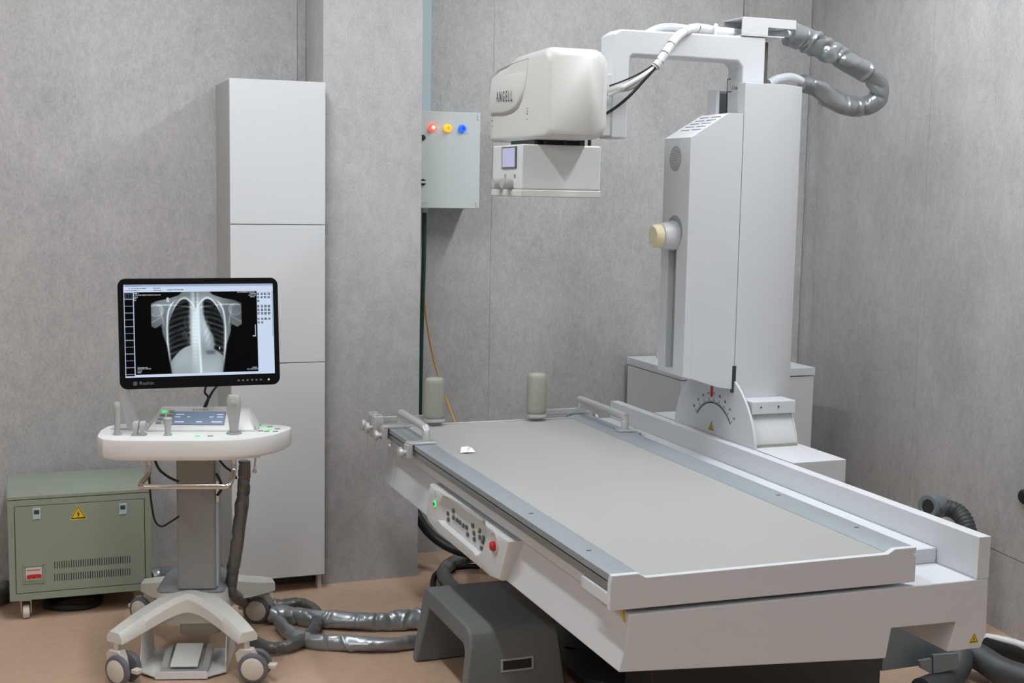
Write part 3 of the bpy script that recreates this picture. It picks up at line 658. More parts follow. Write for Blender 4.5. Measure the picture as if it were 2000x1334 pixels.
for x in (gx0+.055, gx1-.045):
    for y in (gf+.03, gb-.05):
        k = obj('castor', MB().box(x-.018, x+.018, y-.02, y+.02, .070, .077).box(x-.019, x-.015, y-.016, y+.012, .022, .071).box(x+.015, x+.019, y-.016, y+.012, .022, .071), 'chrome', G, bevel=.001)
        obj('wheel', MB().lathe((x-.012, y, .025), (1, 0, 0), ((0, .022), (.003, .025), (.021, .025), (.024, .022)), n=24), 'hub', k)
single('cable_coil', MB().tube([(.17+.10*math.cos(a)*(1+.04*math.sin(3*a)), 5.12+.075*math.sin(a), .014+.004*math.sin(2*a)) for a in np.linspace(0, 2*PI, 17)], .013, n=10), 'black', 'black cable coiled on the floor under the green generator', 'cable')
single('cable_sleeve', MB().tube([atZ(296, 1127, .035), atZ(312, 1122, .04), atZ(330, 1121, .042), atZ(348, 1124, .04), atZ(372, 1132, .035)], .032, n=28, sub=20, rf=wrinkle(11, .26, 60)), 'sleeve', 'crumpled silver sleeve on the floor between generator and cart column', 'cable sleeve', angle=60)
single('cable_sleeve', MB().tube([(-.22, 5.15, .035), (-.14, 5.17, .04), (-.09, 5.2, .04), (-.07, 5.3, .035)], .03, n=28, sub=20, rf=wrinkle(13, .26, 60)), 'sleeve_d', 'dark crumpled sleeve on the floor at the left end of the generator', 'cable sleeve', angle=60)

# ================================================================== control cart
CA = math.radians(-16); CO = Vector((.55, 4.49, 0))
C = thing('control_cart', 'white wheeled control cart with joystick console and grey column', 'control cart', tuple(CO), CA)
CM = ROOT[C.name]; CI = CM.inverted()
def L(p): return CI @ Vector(p)
def part(name, mb, m, parent=None, **k): return obj(name, mb, m, parent or C, local=True, **k)
# base: hub and four legs
hub = MB()
hub.loft([[(x, y, z) for x, y in rrect(0, .0, .24*k, .26*k, .05, 4)] for z, k in ((.135, 1), (.235, .98), (.245, .90))])
part('base_hub', hub, 'cartwhite', bevel=.004)
part('hub_plate', MB().loft([[(x, y, z) for x, y in rrect(0, 0, w_, h_, .03, 4)] for z, w_, h_ in ((.243, .23, .25), (.262, .19, .21))]), 'greyplate')
def leg_ring(p, d, ww, zb, zt):
    n_ = Vector((-d.y, d.x, 0)); up = lambda z: Vector((0, 0, z))
    return [p - n_*ww + up(zb), p - n_*ww*.97 + up(zt-.016), p - n_*ww*.62 + up(zt), p + n_*ww*.62 + up(zt), p + n_*ww*.97 + up(zt-.016), p + n_*ww + up(zb)]
rings = []; N_ = 28
fp_ = lambda s_: Vector((.212*math.copysign(abs(s_)**1.0, s_), -.128 - .172*(abs(s_)**2.4*.35 + .65*(math.sqrt(s_*s_+.12)-.3464)/(math.sqrt(1.12)-.3464)), 0))
for i in range(N_+1):
    s_ = -1 + 2*i/N_; d = (fp_(s_+.01)-fp_(s_-.01)).normalized(); q_ = abs(s_)
    rings.append(leg_ring(fp_(s_), d, .050 - .014*q_, .188 - .100*q_**2.1 + .042*q_**4, .250 - .084*q_**1.45))
part('front_legs', MB().loft(rings), 'cartwhite', bevel=.003, angle=45)
for sx in (-1, 1):
    rings = []
    p0, p1, p2 = Vector((sx*.035, .085, 0)), Vector((sx*.12, .135, 0)), Vector((sx*.212, .30, 0))
    for i in range(13):
        s_ = i/12; p = p0*(1-s_)**2 + p1*2*s_*(1-s_) + p2*s_*s_; d = ((p1-p0)*2*(1-s_) + (p2-p1)*2*s_).normalized()
        rings.append(leg_ring(p, d, .062*(1-s_) + .036*s_, .165 - .045*s_**.8, .252 - .012*s_ - .075*s_**1.25))
    part('rear_leg', MB().loft(rings), 'cartwhite', bevel=.003)
def castor(x, y, ang, R_=.05):
    ca, sa = math.cos(ang), math.sin(ang)
    def T_(u, v, z): return Vector((x + u*ca - v*sa, y + u*sa + v*ca, z))
    st = part('castor', MB().cyl(T_(0, 0, .105), T_(0, 0, .135), .011, n=12), 'satin')
    fk = MB()
    pr = [(-.028, .065), (-.034, .092), (-.02, .108), (.022, .108), (.034, .085), (.042, .05), (.036, .034), (.022, .03), (.012, .052), (-.01, .06)]
    fk.poly_prism([T_(-.016, -v, z) for v, z in pr], T_(.016, 0, 0)-T_(-.016, 0, 0))
    part('fork', fk, 'hub', st, bevel=.004, seg=3)
    ax = T_(1, 0, 0)-T_(0, 0, 0)
    for s_ in (-1, 1):
        w0 = T_(s_*.016, -.028, R_)
        part('wheel', MB().lathe(w0, ax*s_, ((0, R_-.006), (.004, R_-.001), (.010, R_), (.016, R_-.002), (.020, R_-.008), (.020, R_-.014))), 'tyre', st)
        part('hub_cap', MB().lathe(w0, ax*s_, ((.005, R_-.013), (.020, R_-.013), (.023, R_-.018), (.024, .006))), 'hub', st)
    part('brake_pedal', MB().poly_prism([T_(a, b, .045) for a, b in ((-.014, -.072), (.014, -.072), (.014, -.10), (-.014, -.10))], (0, 0, .014)), 'hub', st, bevel=.003)
castor(-.206, -.292, math.radians(57)); castor(.206, -.292, math.radians(82)); castor(.206, .292, math.radians(262)); castor(-.206, .292, math.radians(240))
# column
cxl, cv0, cw, cdp = .022, -.125, .128, .135
part('column', MB().xy(rrect(cxl, cv0+cdp/2, cw, cdp, .010, 3), .255, .706), 'greycol')
part('column_side_trim', MB().box(cxl+cw/2-.001, cxl+cw/2+.006, cv0+.012, cv0+.05, .26, .735), 'trunk')
part('column_head', MB().xy(rrect(cxl, cv0+cdp/2, cw+.004, cdp+.004, .010, 3), .70, .736), 'cream_w')
part('battery_box', MB().xy(rrect(.02, .02, .135, .16, .02, 4), .075, .20), 'hub', bevel=.004)
# hanger tray for the foot pedal
tray = MB(); tx0, tx1, ty0, ty1 = -.142, .135, -.285, -.02
tray.poly_prism([(tx0, -.20, .17), (tx0, -.05, .17), (tx0, ty1, .012), (tx0, -.24, .012), (tx0, -.25, .05)], (.004, 0, 0)).poly_prism([(tx1, -.20, .17), (tx1, -.05, .17), (tx1, ty1, .012), (tx1, -.24, .012), (tx1, -.25, .05)], (-.004, 0, 0))
tray.xy([(tx0, -.24), (tx0+.055, ty0), (tx1-.055, ty0), (tx1, -.24), (tx1, ty1), (tx0, ty1)], .008, .012).box(tx0+.055, tx1-.055, ty0-.003, ty0, .004, .026)
part('pedal_tray', tray, 'conwhite')
# console
CZ0, CZ1 = .738, .802
def con(p): return L(p)
yf = -.358
plan = [(-.263, -.255), (-.252, -.30), (-.228, -.338), (-.19, -.356), (-.12, yf), (.0, yf), (.088, -.357), (.151, -.349), (.20, -.334), (.25, -.298), (.299, -.238), (.328, -.175), (.338, -.13), (.330, -.10), (.30, -.075), (.24, -.055), (0, -.048), (-.19, -.05), (-.24, -.07), (-.263, -.11), (-.270, -.18)]
cx_, cy_ = sum(p[0] for p in plan)/len(plan), sum(p[1] for p in plan)/len(plan)
cm = MB().loft([[(cx_+(x-cx_)*k, cy_+(y-cy_)*k, z) for x, y in plan] for z, k in ((CZ0, .955), (CZ0+.006, .985), (CZ0+.016, 1), (CZ1-.004, 1), (CZ1, .993))])
CON = part('console', cm, 'conwhite', angle=28)
# raised display housing, leaning back
def lz(px, py, z): return L(atZ(px, py, z))
hw0, hw1, hcx = .184, .143, .052
hy0, hy1, hz1 = -.202, -.108, CZ1+.062
rings = [[(hcx-hw0, hy0, CZ1-.002), (hcx+hw0, hy0, CZ1-.002), (hcx+hw0*.97, hy1+.05, CZ1-.002), (hcx-hw0*.97, hy1+.05, CZ1-.002)],
         [(hcx-hw0*.97, hy0+.004, CZ1+.006), (hcx+hw0*.97, hy0+.004, CZ1+.006), (hcx+hw0*.95, hy1+.048, CZ1+.008), (hcx-hw0*.95, hy1+.048, CZ1+.008)],
         [(hcx-hw1, hy1, hz1), (hcx+hw1, hy1, hz1), (hcx+hw1, hy1+.030, hz1+.002), (hcx-hw1, hy1+.030, hz1+.002)]]
part('display_housing', MB().loft(rings), 'conwhite', CON, bevel=.010, seg=4)
su = Vector((1, 0, 0)); sv = Vector((0, hy1-hy0-.004, hz1-CZ1-.006)); SLn = sv.length; sv.normalize(); sn = su.cross(sv); so_ = Vector((hcx, hy0+.004, CZ1+.006))
def onS(a, b, h=0): return so_ + su*a + sv*b + sn*h
def plate(x0, x1, b0_, b1_, h0, h1): return MB().poly_prism([onS(x0, b0_, h0), onS(x1, b0_, h0), onS(x1, b1_, h0), onS(x0, b1_, h0)], sn*(h1-h0))
part('display_frame', plate(-.098, .072, .022, SLn-.019, -.001, .0010), 'keydark', CON)
part('display', plate(-.0965, .0705, .0235, SLn-.0205, .0008, .0016), 'lcd', CON)
tx = MB()
for a, b, w_ in ((-.088, SLn-.036, .026), (.044, SLn-.036, .020), (-.09, .058, .018), (-.05, .058, .008), (.02, .058, .014), (.045, .058, .020), (-.088, .034, .03), (-.02, .034, .02), (.03, .034, .034)):
    tx.poly_prism([onS(a, b, .0016), onS(a+w_, b, .0016), onS(a+w_, b+.004, .0016), onS(a, b+.004, .0016)], sn*.0003)
part('display_text', tx, 'lcdtext', CON, smooth=False)
for r in range(4):
    for k in range(2):
        a = -.137 + k*.024 - .0035*r; b = SLn-.024-r*.0185
        part('console_key', MB().poly_prism([onS(a, b, -.001), onS(a+.017, b, -.001), onS(a+.017, b+.010, -.001), onS(a, b+.010, -.001)], sn*.0028), 'led_g' if (r == 0 and k == 0) else 'key', CON)
for r in range(3):
    a, b = .088+.003*r, SLn-.046-r*.018
    part('console_key', MB().poly_prism([onS(a, b, -.001), onS(a+.014, b, -.001), onS(a+.014, b+.009, -.001), onS(a, b+.009, -.001)], sn*.0028), 'key', CON)
text('brand_lettering', 'ANGELL', .0105, CM @ onS(-.012, SLn-.009, .0009), CM.to_3x3() @ su, CM.to_3x3() @ sv, 'inkgrey', CON, spacing=1.5)
# flat keys at the right end
for i, (px, py, g_) in enumerate(((505, 831, 0), (501, 837, 0), (496, 842, 0), (514, 834, 1), (527, 834, 0), (509, 842, 0), (526, 840, 1), (521, 843, 0), (542, 838, 0), (538, 843, 0))):
    p = lz(px, py, CZ1); part('console_key', MB().box(p.x-.0085, p.x+.0085, p.y-.006, p.y+.006, CZ1-.002, CZ1+.0022), 'led_g' if g_ else 'key', CON)
for px, py, g_ in ((386, 852, 1), (411, 852, 0)):
    p = lz(px, py, CZ1); part('console_key', MB().box(p.x-.008, p.x+.008, p.y-.006, p.y+.006, CZ1-.002, CZ1+.0022), 'led_g' if g_ else 'key', CON)
part('console_print', MB().box(lz(216, 838, CZ1).x, lz(257, 838, CZ1).x, -.165, -.158, CZ1-.002, CZ1+.0012), 'key', CON)
# joysticks
def stick(name, px, py, prof, m, flange=.016, tilt=(0, 0, 1)):
    p = lz(px, py, CZ1); 
    f = part(name, MB().lathe((p.x, p.y, CZ1-.001), (0, 0, 1), ((0, flange), (.0035, flange), (.006, flange*.8))), 'key', CON)
    part('grip', MB().lathe((p.x, p.y, CZ1+.004), tilt, prof), m, C); return p
stick('joystick', 229.5, 849, ((0, .010), (.02, .0085), (.06, .0115), (.085, .0125), (.096, .0115), (.102, .007)), 'knobgrey', .014)
stick('joystick', 328, 850, ((0, .010), (.012, .0095), (.035, .0125), (.05, .0125), (.053, .009)), 'knobgrey', .014)
p = lz(457, 847, CZ1)
part('joystick_base', MB().lathe((p.x, p.y, CZ1-.001), (0, 0, 1), ((0, .025), (.004, .025), (.006, .021))), 'key', CON)
jr = []
for z, w_, d_ in ((.003, .026, .024), (.03, .030, .028), (.075, .043, .034), (.100, .045, .036), (.118, .042, .034), (.126, .034, .026)):
    jr.append([(p.x+x, p.y+y, CZ1+z) for x, y in rrect(0, 0, w_, d_, min(w_, d_)*.42, 5)])
JS = part('large_joystick', MB().loft(jr), 'knobgrey', angle=60)
part('trigger_button', MB().lathe((p.x, p.y-.0165, CZ1+.103), (0, -1, .1), ((0, .009), (.002, .009), (.003, .007))), 'knobgrey', JS)
p = lz(272, 850, CZ1)
for s_ in (-1, 1):
    part('throttle_lever', MB().loft([[(p.x+s_*.0105+a*.0085*k, p.y+dy+b*.012*k2, CZ1+z) for a, b in ((-1, -1), (1, -1), (1, 1), (-1, 1))] for z, k, k2, dy in ((-.001, .7, .8, 0), (.014, .75, .8, 0), (.026, 1.1, 1.2, .004), (.038, 1.1, 1.2, .006), (.044, .9, .9, .006))]), 'knobgrey', bevel=.002)
part('throttle_base', MB().xy(rrect(p.x, p.y, .048, .034, .006, 3), CZ1-.001, CZ1+.003), 'key', CON)
# chrome push handle under the console
ya = yf+.055; yb_ = yf-.01
hL, hR = L(atY(288, 920, 4.2)).x, L(atY(461, 920, 4.2)).x; hz = .662
part('push_handle', MB().tube([(hL, ya, CZ0+.004), (hL, ya, .705), (hL-.002, ya-.012, .685), (hL-.014, yb_, .666), (hL-.004, yb_-.012, hz), (hL+.03, yb_-.014, hz), (hR-.05, yb_-.014, hz), (hR-.015, yb_-.012, hz), (hR-.004, yb_, .668), (hR, ya-.012, .69), (hR, ya, .71), (hR, ya, CZ0+.004)], .0085, n=14, sub=6), 'chrome')
hk = L(atY(501, 905, 4.2)); 
HK = part('holder_hook', MB().box(hk.x-.014, hk.x+.012, hk.y-.006, hk.y+.006, CZ0-.014, CZ0+.002), 'chrome', bevel=.002)
part('hook_lever', MB().tube([(hk.x-.002, hk.y, CZ0-.012), (hk.x-.004, hk.y-.004, CZ0-.03), (hk.x-.006, hk.y-.004, CZ0-.055)], .0035, n=8).sphere((hk.x-.006, hk.y-.004, CZ0-.058), .0075), 'chrome', HK)
sh_ = L(atY(424, 945, 4.35)); part('side_hooks', MB().box(sh_.x-.003, sh_.x+.004, sh_.y, sh_.y+.008, .55, .62).tube([(sh_.x+.004, sh_.y, .60), (sh_.x+.016, sh_.y, .595), (sh_.x+.018, sh_.y, .61)], .003, n=8), 'chrome')
# monitor arm (white, rises from the left rear of the console)
a0 = L(atY(262, 836, 4.38)); a1 = L(atY(250, 796, 4.39)); a2 = L(atY(244, 760, 4.39)); a3 = L(atY(262, 690, 4.40)); a4 = L(atY(330, 665, 4.37)); a5 = L(atY(385, 660, 4.335))
AR = part('monitor_arm', MB().tube([a0-Vector((0, 0, .05)), a0, a1, a2, a3, a4, a5], .021, n=16, sub=8), 'white_g')
part('arm_foot', MB().xy(rrect(a0.x, a0.y, .07, .07, .02, 4), CZ0+.01, a0.z-.03), 'conwhite')
CW = lambda a, Y: L(atY(a[0], a[1], Y))
for pth_, r_ in (([(303, 900), (312, 918), (330, 932), (349, 941)], .0045), ([(291, 900), (292, 945), (296, 985), (303, 1018), (316, 1028), (332, 1020), (350, 1008)], .0035), ([(428, 898), (440, 912), (455, 923), (462, 935)], .004), ([(422, 925), (430, 940), (432, 955), (424, 968)], .005)):
    part('cable', MB().tube([CW(a, 4.33) for a in pth_], r_, n=8), 'black')

# foot pedal resting on the tray
fp_ = CM @ Vector((0, -.19, .012))
FP = thing('foot_pedal', 'silver foot pedal switch resting on the tray under the cart', 'foot pedal', tuple(fp_), CA)
def fpart(n, mb, m, par=None, **k): return obj(n, mb, m, par or FP, local=True, **k)
fpart('base', MB().yz([(-.085, 0), (.085, 0), (.085, .03), (-.06, .014), (-.085, .012)], -.075, .075), 'satin', bevel=.002)
for a_x in (-.078, .055): fpart('guard', MB().yz([(-.06, .012), (.08, .028), (.08, .048), (.04, .044)], a_x, a_x+.023), 'satin', bevel=.002)
fpart('treadle', MB().yz([(-.07, .020), (.06, .052), (.06, .058), (-.07, .026)], -.045, .045), 'cream_w', bevel=.003)

# ================================================================== monitor
MW, MH = .507, .352; mt = math.radians(7)
mc = (atY(229, 547, 4.325) + atY(541, 545, 4.325) + atY(238, 757, 4.285) + atY(546, 749, 4.285))/4
MO = thing('monitor', 'black framed monitor showing a chest x-ray above the cart', 'monitor', (mc.x, mc.y, mc.z-MH/2))
RX = Matrix.Translation(mc) @ Matrix.Rotation(-mt, 4, 'X')
def mo(mb, *a, **k):
    bmesh.ops.transform(mb.bm, matrix=RX, verts=mb.bm.verts[:]); return mb
def mpart(n, mb, m, par=None, **k): return obj(n, mo(mb), m, par or MO, **k)
fr = MB(); fr.poly_prism([(x, 0, z) for x, z in rrect(0, 0, MW, MH, .024, 6)], (0, .022, 0))
HS = mpart('housing', fr, 'bezel', bevel=.002)
mpart('back_shell', MB().poly_prism([(x, .022, z) for x, z in rrect(0, 0, MW*.8, MH*.75, .03, 5)], (0, .02, 0)), 'bezel')
# screen raster (flat picture on the display): a grid mesh carrying its colours
SW0, SW1, SZ0, SZ1 = -.2365, .2365, -.139, .1565
NX, NY = 360, 226
def raster():
    X, Y_ = np.meshgrid(np.linspace(110, 1838, NX), np.linspace(100, 1150, NY))     # drawing units
    sm_ = lambda e0, e1, v: np.clip((v-e0)/(e1-e0), 0, 1)**2*(3-2*np.clip((v-e0)/(e1-e0), 0, 1))
    img = np.ones((NY, NX, 3))*np.array([.80, .86, .95])
    def rect(x0, x1, y0, y1): return (X >= x0) & (X < x1) & (Y_ >= y0) & (Y_ < y1)
    img[rect(100, 1840, 100, 128)] = (.62, .68, .80)
    main = rect(222, 1642, 188, 1118)
    # chest film
    cx = 930; ax = np.abs(X-cx)
    body = np.zeros_like(X)
    halfw = np.interp(Y_, [188, 225, 262, 290, 330, 560, 640, 800, 1118], [175, 215, 330, 470, 560, 560, 415, 360, 312])
    body = sm_(0, 30, halfw-ax)
    cut = np.where(X < cx, sm_(410, 418, X), sm_(1462, 1454, X))
    arm_low = 600 + .0040*np.clip(ax-470, 0, 999)**2*0 + 26*np.sin(np.clip((ax-380)/130, -1.5, 1.5)*1.4)
    armpit = 1-sm_(-6, 18, Y_-np.where(ax > 395+.0*Y_, 575+.55*np.clip(ax-440, -60, 90), 9999))
    inner_flank = sm_(0, 34, np.interp(Y_, [560, 620, 700, 800, 1118], [430, 405, 385, 356, 306])-ax)
    armpit = np.maximum(armpit, inner_flank*sm_(560, 575, Y_))
    body = body*cut*armpit
    tone = np.interp(ax, [0, 200, 330, 400, 470, 560], [.60, .50, .42, .40, .34, .26])
    val = body*(tone + .05*np.sin(X*.011+Y_*.007) - .10*sm_(300, 200, Y_))
    def lung(cx_, s):
        u = (X-cx_)*s                              # + outward
        out = np.interp(Y_, [262, 290, 330, 400, 480, 600, 740, 860, 960], [70, 120, 160, 192, 206, 214, 212, 206, 196])
        inn = np.interp(Y_, [262, 330, 430, 560, 700, 830, 900], [-45, -62, -60, -60, -62, -60, -50])
        if s > 0: inn = np.interp(Y_, [262, 330, 430, 500, 600, 700, 790, 850], [-50, -55, -55, -40, 0, 55, 72, 60])
        base = (812 + .0030*np.clip(u+60, 0, 999)**2) if s < 0 else (846 + .0030*np.clip(u-10, 0, 999)**2)
        top = 262 + .0080*(u-15)**2
        return sm_(0, 26, out-u)*sm_(0, 40, u-inn)*sm_(0, 18, base-Y_)*sm_(0, 24, Y_-top), u, out
    for cx_, s in ((810, -1), (1045, 1)):
        m_, u, out = lung(cx_, s)
        k_ = .055 + .10*np.exp(-((u+60)/75)**2)*sm_(330, 520, Y_) + .05*sm_(120, 215, u)
        for r in range(10):                        # posterior ribs slope down outwards, anterior ones the other way
            y1_ = 292 + r*60 + .0011*(u+60)**2
            k_ = k_ + .105*np.exp(-(np.abs(Y_-y1_)/15)**3)
            y2_ = 352 + r*78 - .0016*(u-215)**2*.9
            k_ = k_ + .055*np.exp(-(np.abs(Y_-y2_)/11)**3)*sm_(-20, 90, u)
        q_ = random.Random(5 if s < 0 else 6)
        for _ in range(150):
            px, py, pr = q_.gauss(-10, 70), q_.gauss(620, 110), q_.uniform(4, 11)
            k_ = k_ + q_.uniform(-.07, .16)*np.exp(-(((u-px)/pr)**2+((Y_-py)/(pr*1.5))**2))*np.exp(-((px+50)/110)**2)
        val = val*(1-m_) + np.clip(k_, .03, .55)*m_
        edge = np.exp(-((u-out-6)/10)**2)*sm_(268, 330, Y_)*sm_(1118, 800, Y_)
        val = val + .40*edge*body
        arch = np.exp(-((Y_-(258+.0080*(u-15)**2))/11)**2)*sm_(160, 110, np.abs(u-15)); val = val + .26*arch*body
        cl_ = np.exp(-((Y_-(368-.20*(u+70)+.00030*(u+70)**2))/8)**2)*sm_(-90, -60, u)*sm_(430, 380, u); val = val + .16*cl_*body
    val = val + .16*np.exp(-((X-915)/42)**4)*body*(1+.16*np.sin(Y_*.15))*sm_(1200, 700, Y_)
    val = val + .24*np.exp(-((X-955-.03*(Y_-600))/13)**2)*sm_(260, 420, Y_)*body
    val = val - .22*np.exp(-((X-925)/15)**2)*sm_(440, 360, Y_)*body
    ht = np.exp(-(((X-1048-.16*(Y_-690))/42)**2+((Y_-690)/140)**2)); val = val + .16*ht*body*(1+.25*np.sin(X*.11+Y_*.06))
    val = val + .05*sm_(840, 1000, Y_)*body*sm_(320, 260, ax)
    val = val - .16*np.exp(-(((X-1085)/55)**4+((Y_-885)/26)**4))*body
    for s in (-1, 1):                                 # humeral heads, scapulae, upper arms
        a_ = (X-cx)*s; d = np.hypot((a_-455)/1.1, Y_-395)
        val = val + .16*np.exp(-((d-66)/10)**2)*body*sm_(500, 440, Y_)*sm_(540, 500, a_) + .07*sm_(66, 40, d)*body
        val = val + .13*np.exp(-((a_-375-.30*(560-Y_)*.6)/8)**2)*sm_(340, 400, Y_)*sm_(600, 540, Y_)*body
        val = val + .10*np.exp(-((Y_-(330+.10*(a_-300)))/9)**2)*sm_(270, 300, a_)*sm_(480, 430, a_)*body
        val = val + .12*np.exp(-((Y_-(470+.55*(a_-400)))/9)**2)*sm_(390, 410, a_)*body
    val = np.clip(val*1.22, 0, .97)
    film = np.stack([val*.90, val*.965, val*1.0], -1) + .004
    img[main] = film[main]
    # thumbnails down the left
    th = rect(118, 214, 190, 1132); img[th] = (.01, .015, .03)
    for k in range(12):
        y = 262+77*k; img[rect(118, 214, y, y+7)] = (.55, .60, .70)
    img[rect(212, 222, 190, 1132)] = (.75, .8, .9)
    tm = rect(128, 200, 198, 262); img[tm] = (.25, .28, .32); img[rect(140, 160, 208, 252)] = (.08, .09, .11); img[rect(170, 190, 208, 252)] = (.08, .09, .11)
    # blurred lettering and icons
    q_ = random.Random(21)
    def line(x, y, n, col, h=9):
        for _ in range(n):
            w_ = q_.uniform(7, 13); img[rect(x, x+w_, y, y+h)] = col; x += w_+q_.uniform(3, 6)
    dk, lt = (.22, .25, .32), (.72, .75, .78)
    line(120, 112, 14, dk, 6); line(165, 142, 14, dk); line(445, 142, 6, dk); line(130, 164, 11, dk); line(448, 164, 6, dk); line(598, 160, 13, dk)
    line(224, 195, 4, lt); line(224, 213, 22, lt, 13); line(224, 236, 3, lt); line(224, 256, 2, lt); line(224, 274, 2, lt)
    line(1410, 192, 15, lt); line(1560, 210, 5, lt); line(1545, 228, 6, lt); line(1565, 246, 4, lt)
    line(248, 1034, 8, lt); line(248, 1052, 11, lt); line(248, 1072, 4, lt); line(248, 1090, 3, lt); line(1570, 1070, 4, lt); line(1510, 1088, 9, lt)
    for r, n in ((205, 4), (246, 4), (288, 1), (352, 4), (392, 4), (434, 4), (498, 4), (540, 2)):
        for k in range(n):
            x = 1648+42*k; img[rect(x, x+26, r, r+26)] = (.30, .33, .38)
            for _ in range(3):
                a, b = x+q_.uniform(2, 18), r+q_.uniform(2, 18); img[rect(a, a+9, b, b+6)] = (.62, .66, .72)
    img[rect(1616, 1626, 572, 716)] = lt; img[rect(1584, 1620, 700, 716)] = lt
    img[rect(1186, 1194, 826, 852)] = (.9, .9, .9)
    img[rect(1822, 1838, 180, 720)] = (.66, .70, .78)
    for x0, x1, y0, y1 in ((594, 602, 252, 304), (602, 618, 252, 259), (616, 624, 258, 274), (602, 618, 273, 280), (608, 616, 279, 292), (615, 624, 291, 304)): img[rect(x0, x1, y0, y1)] = (.9, .9, .92)
    return np.clip(img, 0, 1)
im = raster()
gx = np.linspace(SW0, SW1, NX); gz = np.linspace(SZ1, SZ0, NY)
GX, GZ = np.meshgrid(gx, gz); V_ = np.stack([GX, np.full_like(GX, -.0012), GZ], -1).reshape(-1, 3)
i0 = (np.arange(NY-1)[:, None]*NX + np.arange(NX-1)[None, :]).reshape(-1)
Fc = np.stack([i0, i0+NX, i0+NX+1, i0+1], -1)
me = bpy.data.meshes.new('screen'); me.vertices.add(len(V_)); 
R4 = np.array(ROOT[MO.name].inverted() @ RX); V4 = V_ @ R4[:3, :3].T + R4[:3, 3]
me.vertices.foreach_set('co', V4.reshape(-1)); me.loops.add(Fc.size); me.loops.foreach_set('vertex_index', Fc.reshape(-1).astype(np.int32))
me.polygons.add(len(Fc)); me.polygons.foreach_set('loop_start', np.arange(0, Fc.size, 4, dtype=np.int32)); me.update(calc_edges=True); me.validate()
ca_ = me.color_attributes.new('picture', 'FLOAT_COLOR', 'POINT'); lin = im**2.2
ca_.data.foreach_set('color', np.concatenate([lin, np.ones((NY, NX, 1))], -1).reshape(-1).astype(np.float32))
ms = bpy.data.materials.new('screen_picture'); ms.use_nodes = True; n = ms.node_tree.nodes; b = n['Principled BSDF']
b.inputs['Base Color'].default_value = (.002, .002, .002, 1); b.inputs['Roughness'].default_value = .35; b.inputs['Specular IOR Level'].default_value = .06
at_ = n.new('ShaderNodeAttribute'); at_.attribute_name = 'picture'; ms.node_tree.links.new(at_.outputs['Color'], b.inputs['Emission Color']); b.inputs['Emission Strength'].default_value = .95
me.materials.append(ms); so_b = bpy.data.objects.new('screen', me); _link(so_b, MO)
mpart('screen_back', MB().box(SW0-.001, SW1+.001, -.0010, .001, SZ0-.001, SZ1+.001), 'bezel')
def mtext(nm, body, size, x, z, mtl, **k):
    R3 = RX.to_3x3(); return text(nm, body, size, RX @ Vector((x, -.0008, z)), R3 @ Vector((1, 0, 0)), R3 @ Vector((0, 0, 1)), mtl, HS, **k)
mtext('brand_lettering', 'Reshin', .0155, -.172, -.158, 'inkgrey', xs=1.1)
lg = MB().box(-.213, -.2105, -.001, 0, -.164, -.152).box(-.2085, -.206, -.001, 0, -.164, -.152).box(-.213, -.206, -.001, 0, -.164, -.162).box(-.2035, -.2015, -.001, 0, -.164, -.152)
mpart('brand_mark', lg, 'inkgrey', HS)
for k in range(6):
    x = .118+k*.0145; mpart('bezel_icon', MB().box(x-.003, x+.003, -.001, 0, -.161, -.156), 'inkgrey', HS)
mpart('power_light', MB().cyl((.216, 0, -.1585), (.216, -.0012, -.1585), .0035, n=12), 'white_print', HS)
mpart('mount_plate', MB().box(-.05, .05, .042, .052, -.05, .05), 'bezel')
single('monitor_cable', MB().tube([RX @ Vector((.02, .03, -.165)), atY(400, 766, 4.37), atY(407, 776, 4.37), atY(402, 788, 4.38), atY(394, 805, 4.40), CM @ Vector((hcx, hy1+.02, hz1-.004))], .004, n=8).tube([RX @ Vector((.06, .03, -.165)), atY(416, 764, 4.37), atY(409, 776, 4.375), atY(404, 790, 4.38), atY(398, 806, 4.40), CM @ Vector((hcx+.02, hy1+.02, hz1-.004))], .004, n=8), 'black', 'pair of black cables hanging from the monitor to the console', 'cable')

# ================================================================== step stool
sx0, sx1, sy0, sy1, sz1 = 1.262, 1.555, 3.655, 4.155, .268
ST = thing('step_stool', 'charcoal moulded step stool standing under the table edge', 'step stool', ((sx0+sx1)/2, (sy0+sy1)/2, 0))
def stool():
    fl, th = .022, .052        # flare of the legs, wall thickness
    zi = sz1-.068
    outer = [(sy0-fl, 0), (sy0-.004, sz1-.045), (sy0+.012, sz1-.013), (sy0+.045, sz1), (sy1-.045, sz1), (sy1-.012, sz1-.013), (sy1+.004, sz1-.045), (sy1+fl, 0)]
    inner = [(sy1+fl-th*.8, 0), (sy1-th, zi-.02), (sy1-th-.015, zi), (sy0+th+.015, zi), (sy0+th, zi-.02), (sy0-fl+th*.8, 0)]
    mb = MB(); P_ = outer+inner
    # strips so the arch stays a clean manifold: legs and bridge share the profile
    f0 = [mb.bm.verts.new((sx0-(.03 if z < .01 else .0), y, z)) for y, z in P_]; f1 = [mb.bm.verts.new((sx1+(.03 if z < .01 else .0), y, z)) for y, z in P_]
    n_ = len(P_)
    for i in range(n_): mb.bm.faces.new((f0[i], f0[(i+1) % n_], f1[(i+1) % n_], f1[i]))
    for f in (f0, f1):
        mb.bm.faces.new((f[0], f[1], f[12], f[13])); mb.bm.faces.new((f[1], f[2], f[3], f[11], f[12])); mb.bm.faces.new((f[3], f[4], f[10], f[11]))
        mb.bm.faces.new((f[4], f[5], f[6], f[9], f[10])); mb.bm.faces.new((f[6], f[7], f[8], f[9]))
    return mb
obj('shell', stool(), 'stool', ST, bevel=.010, seg=3)
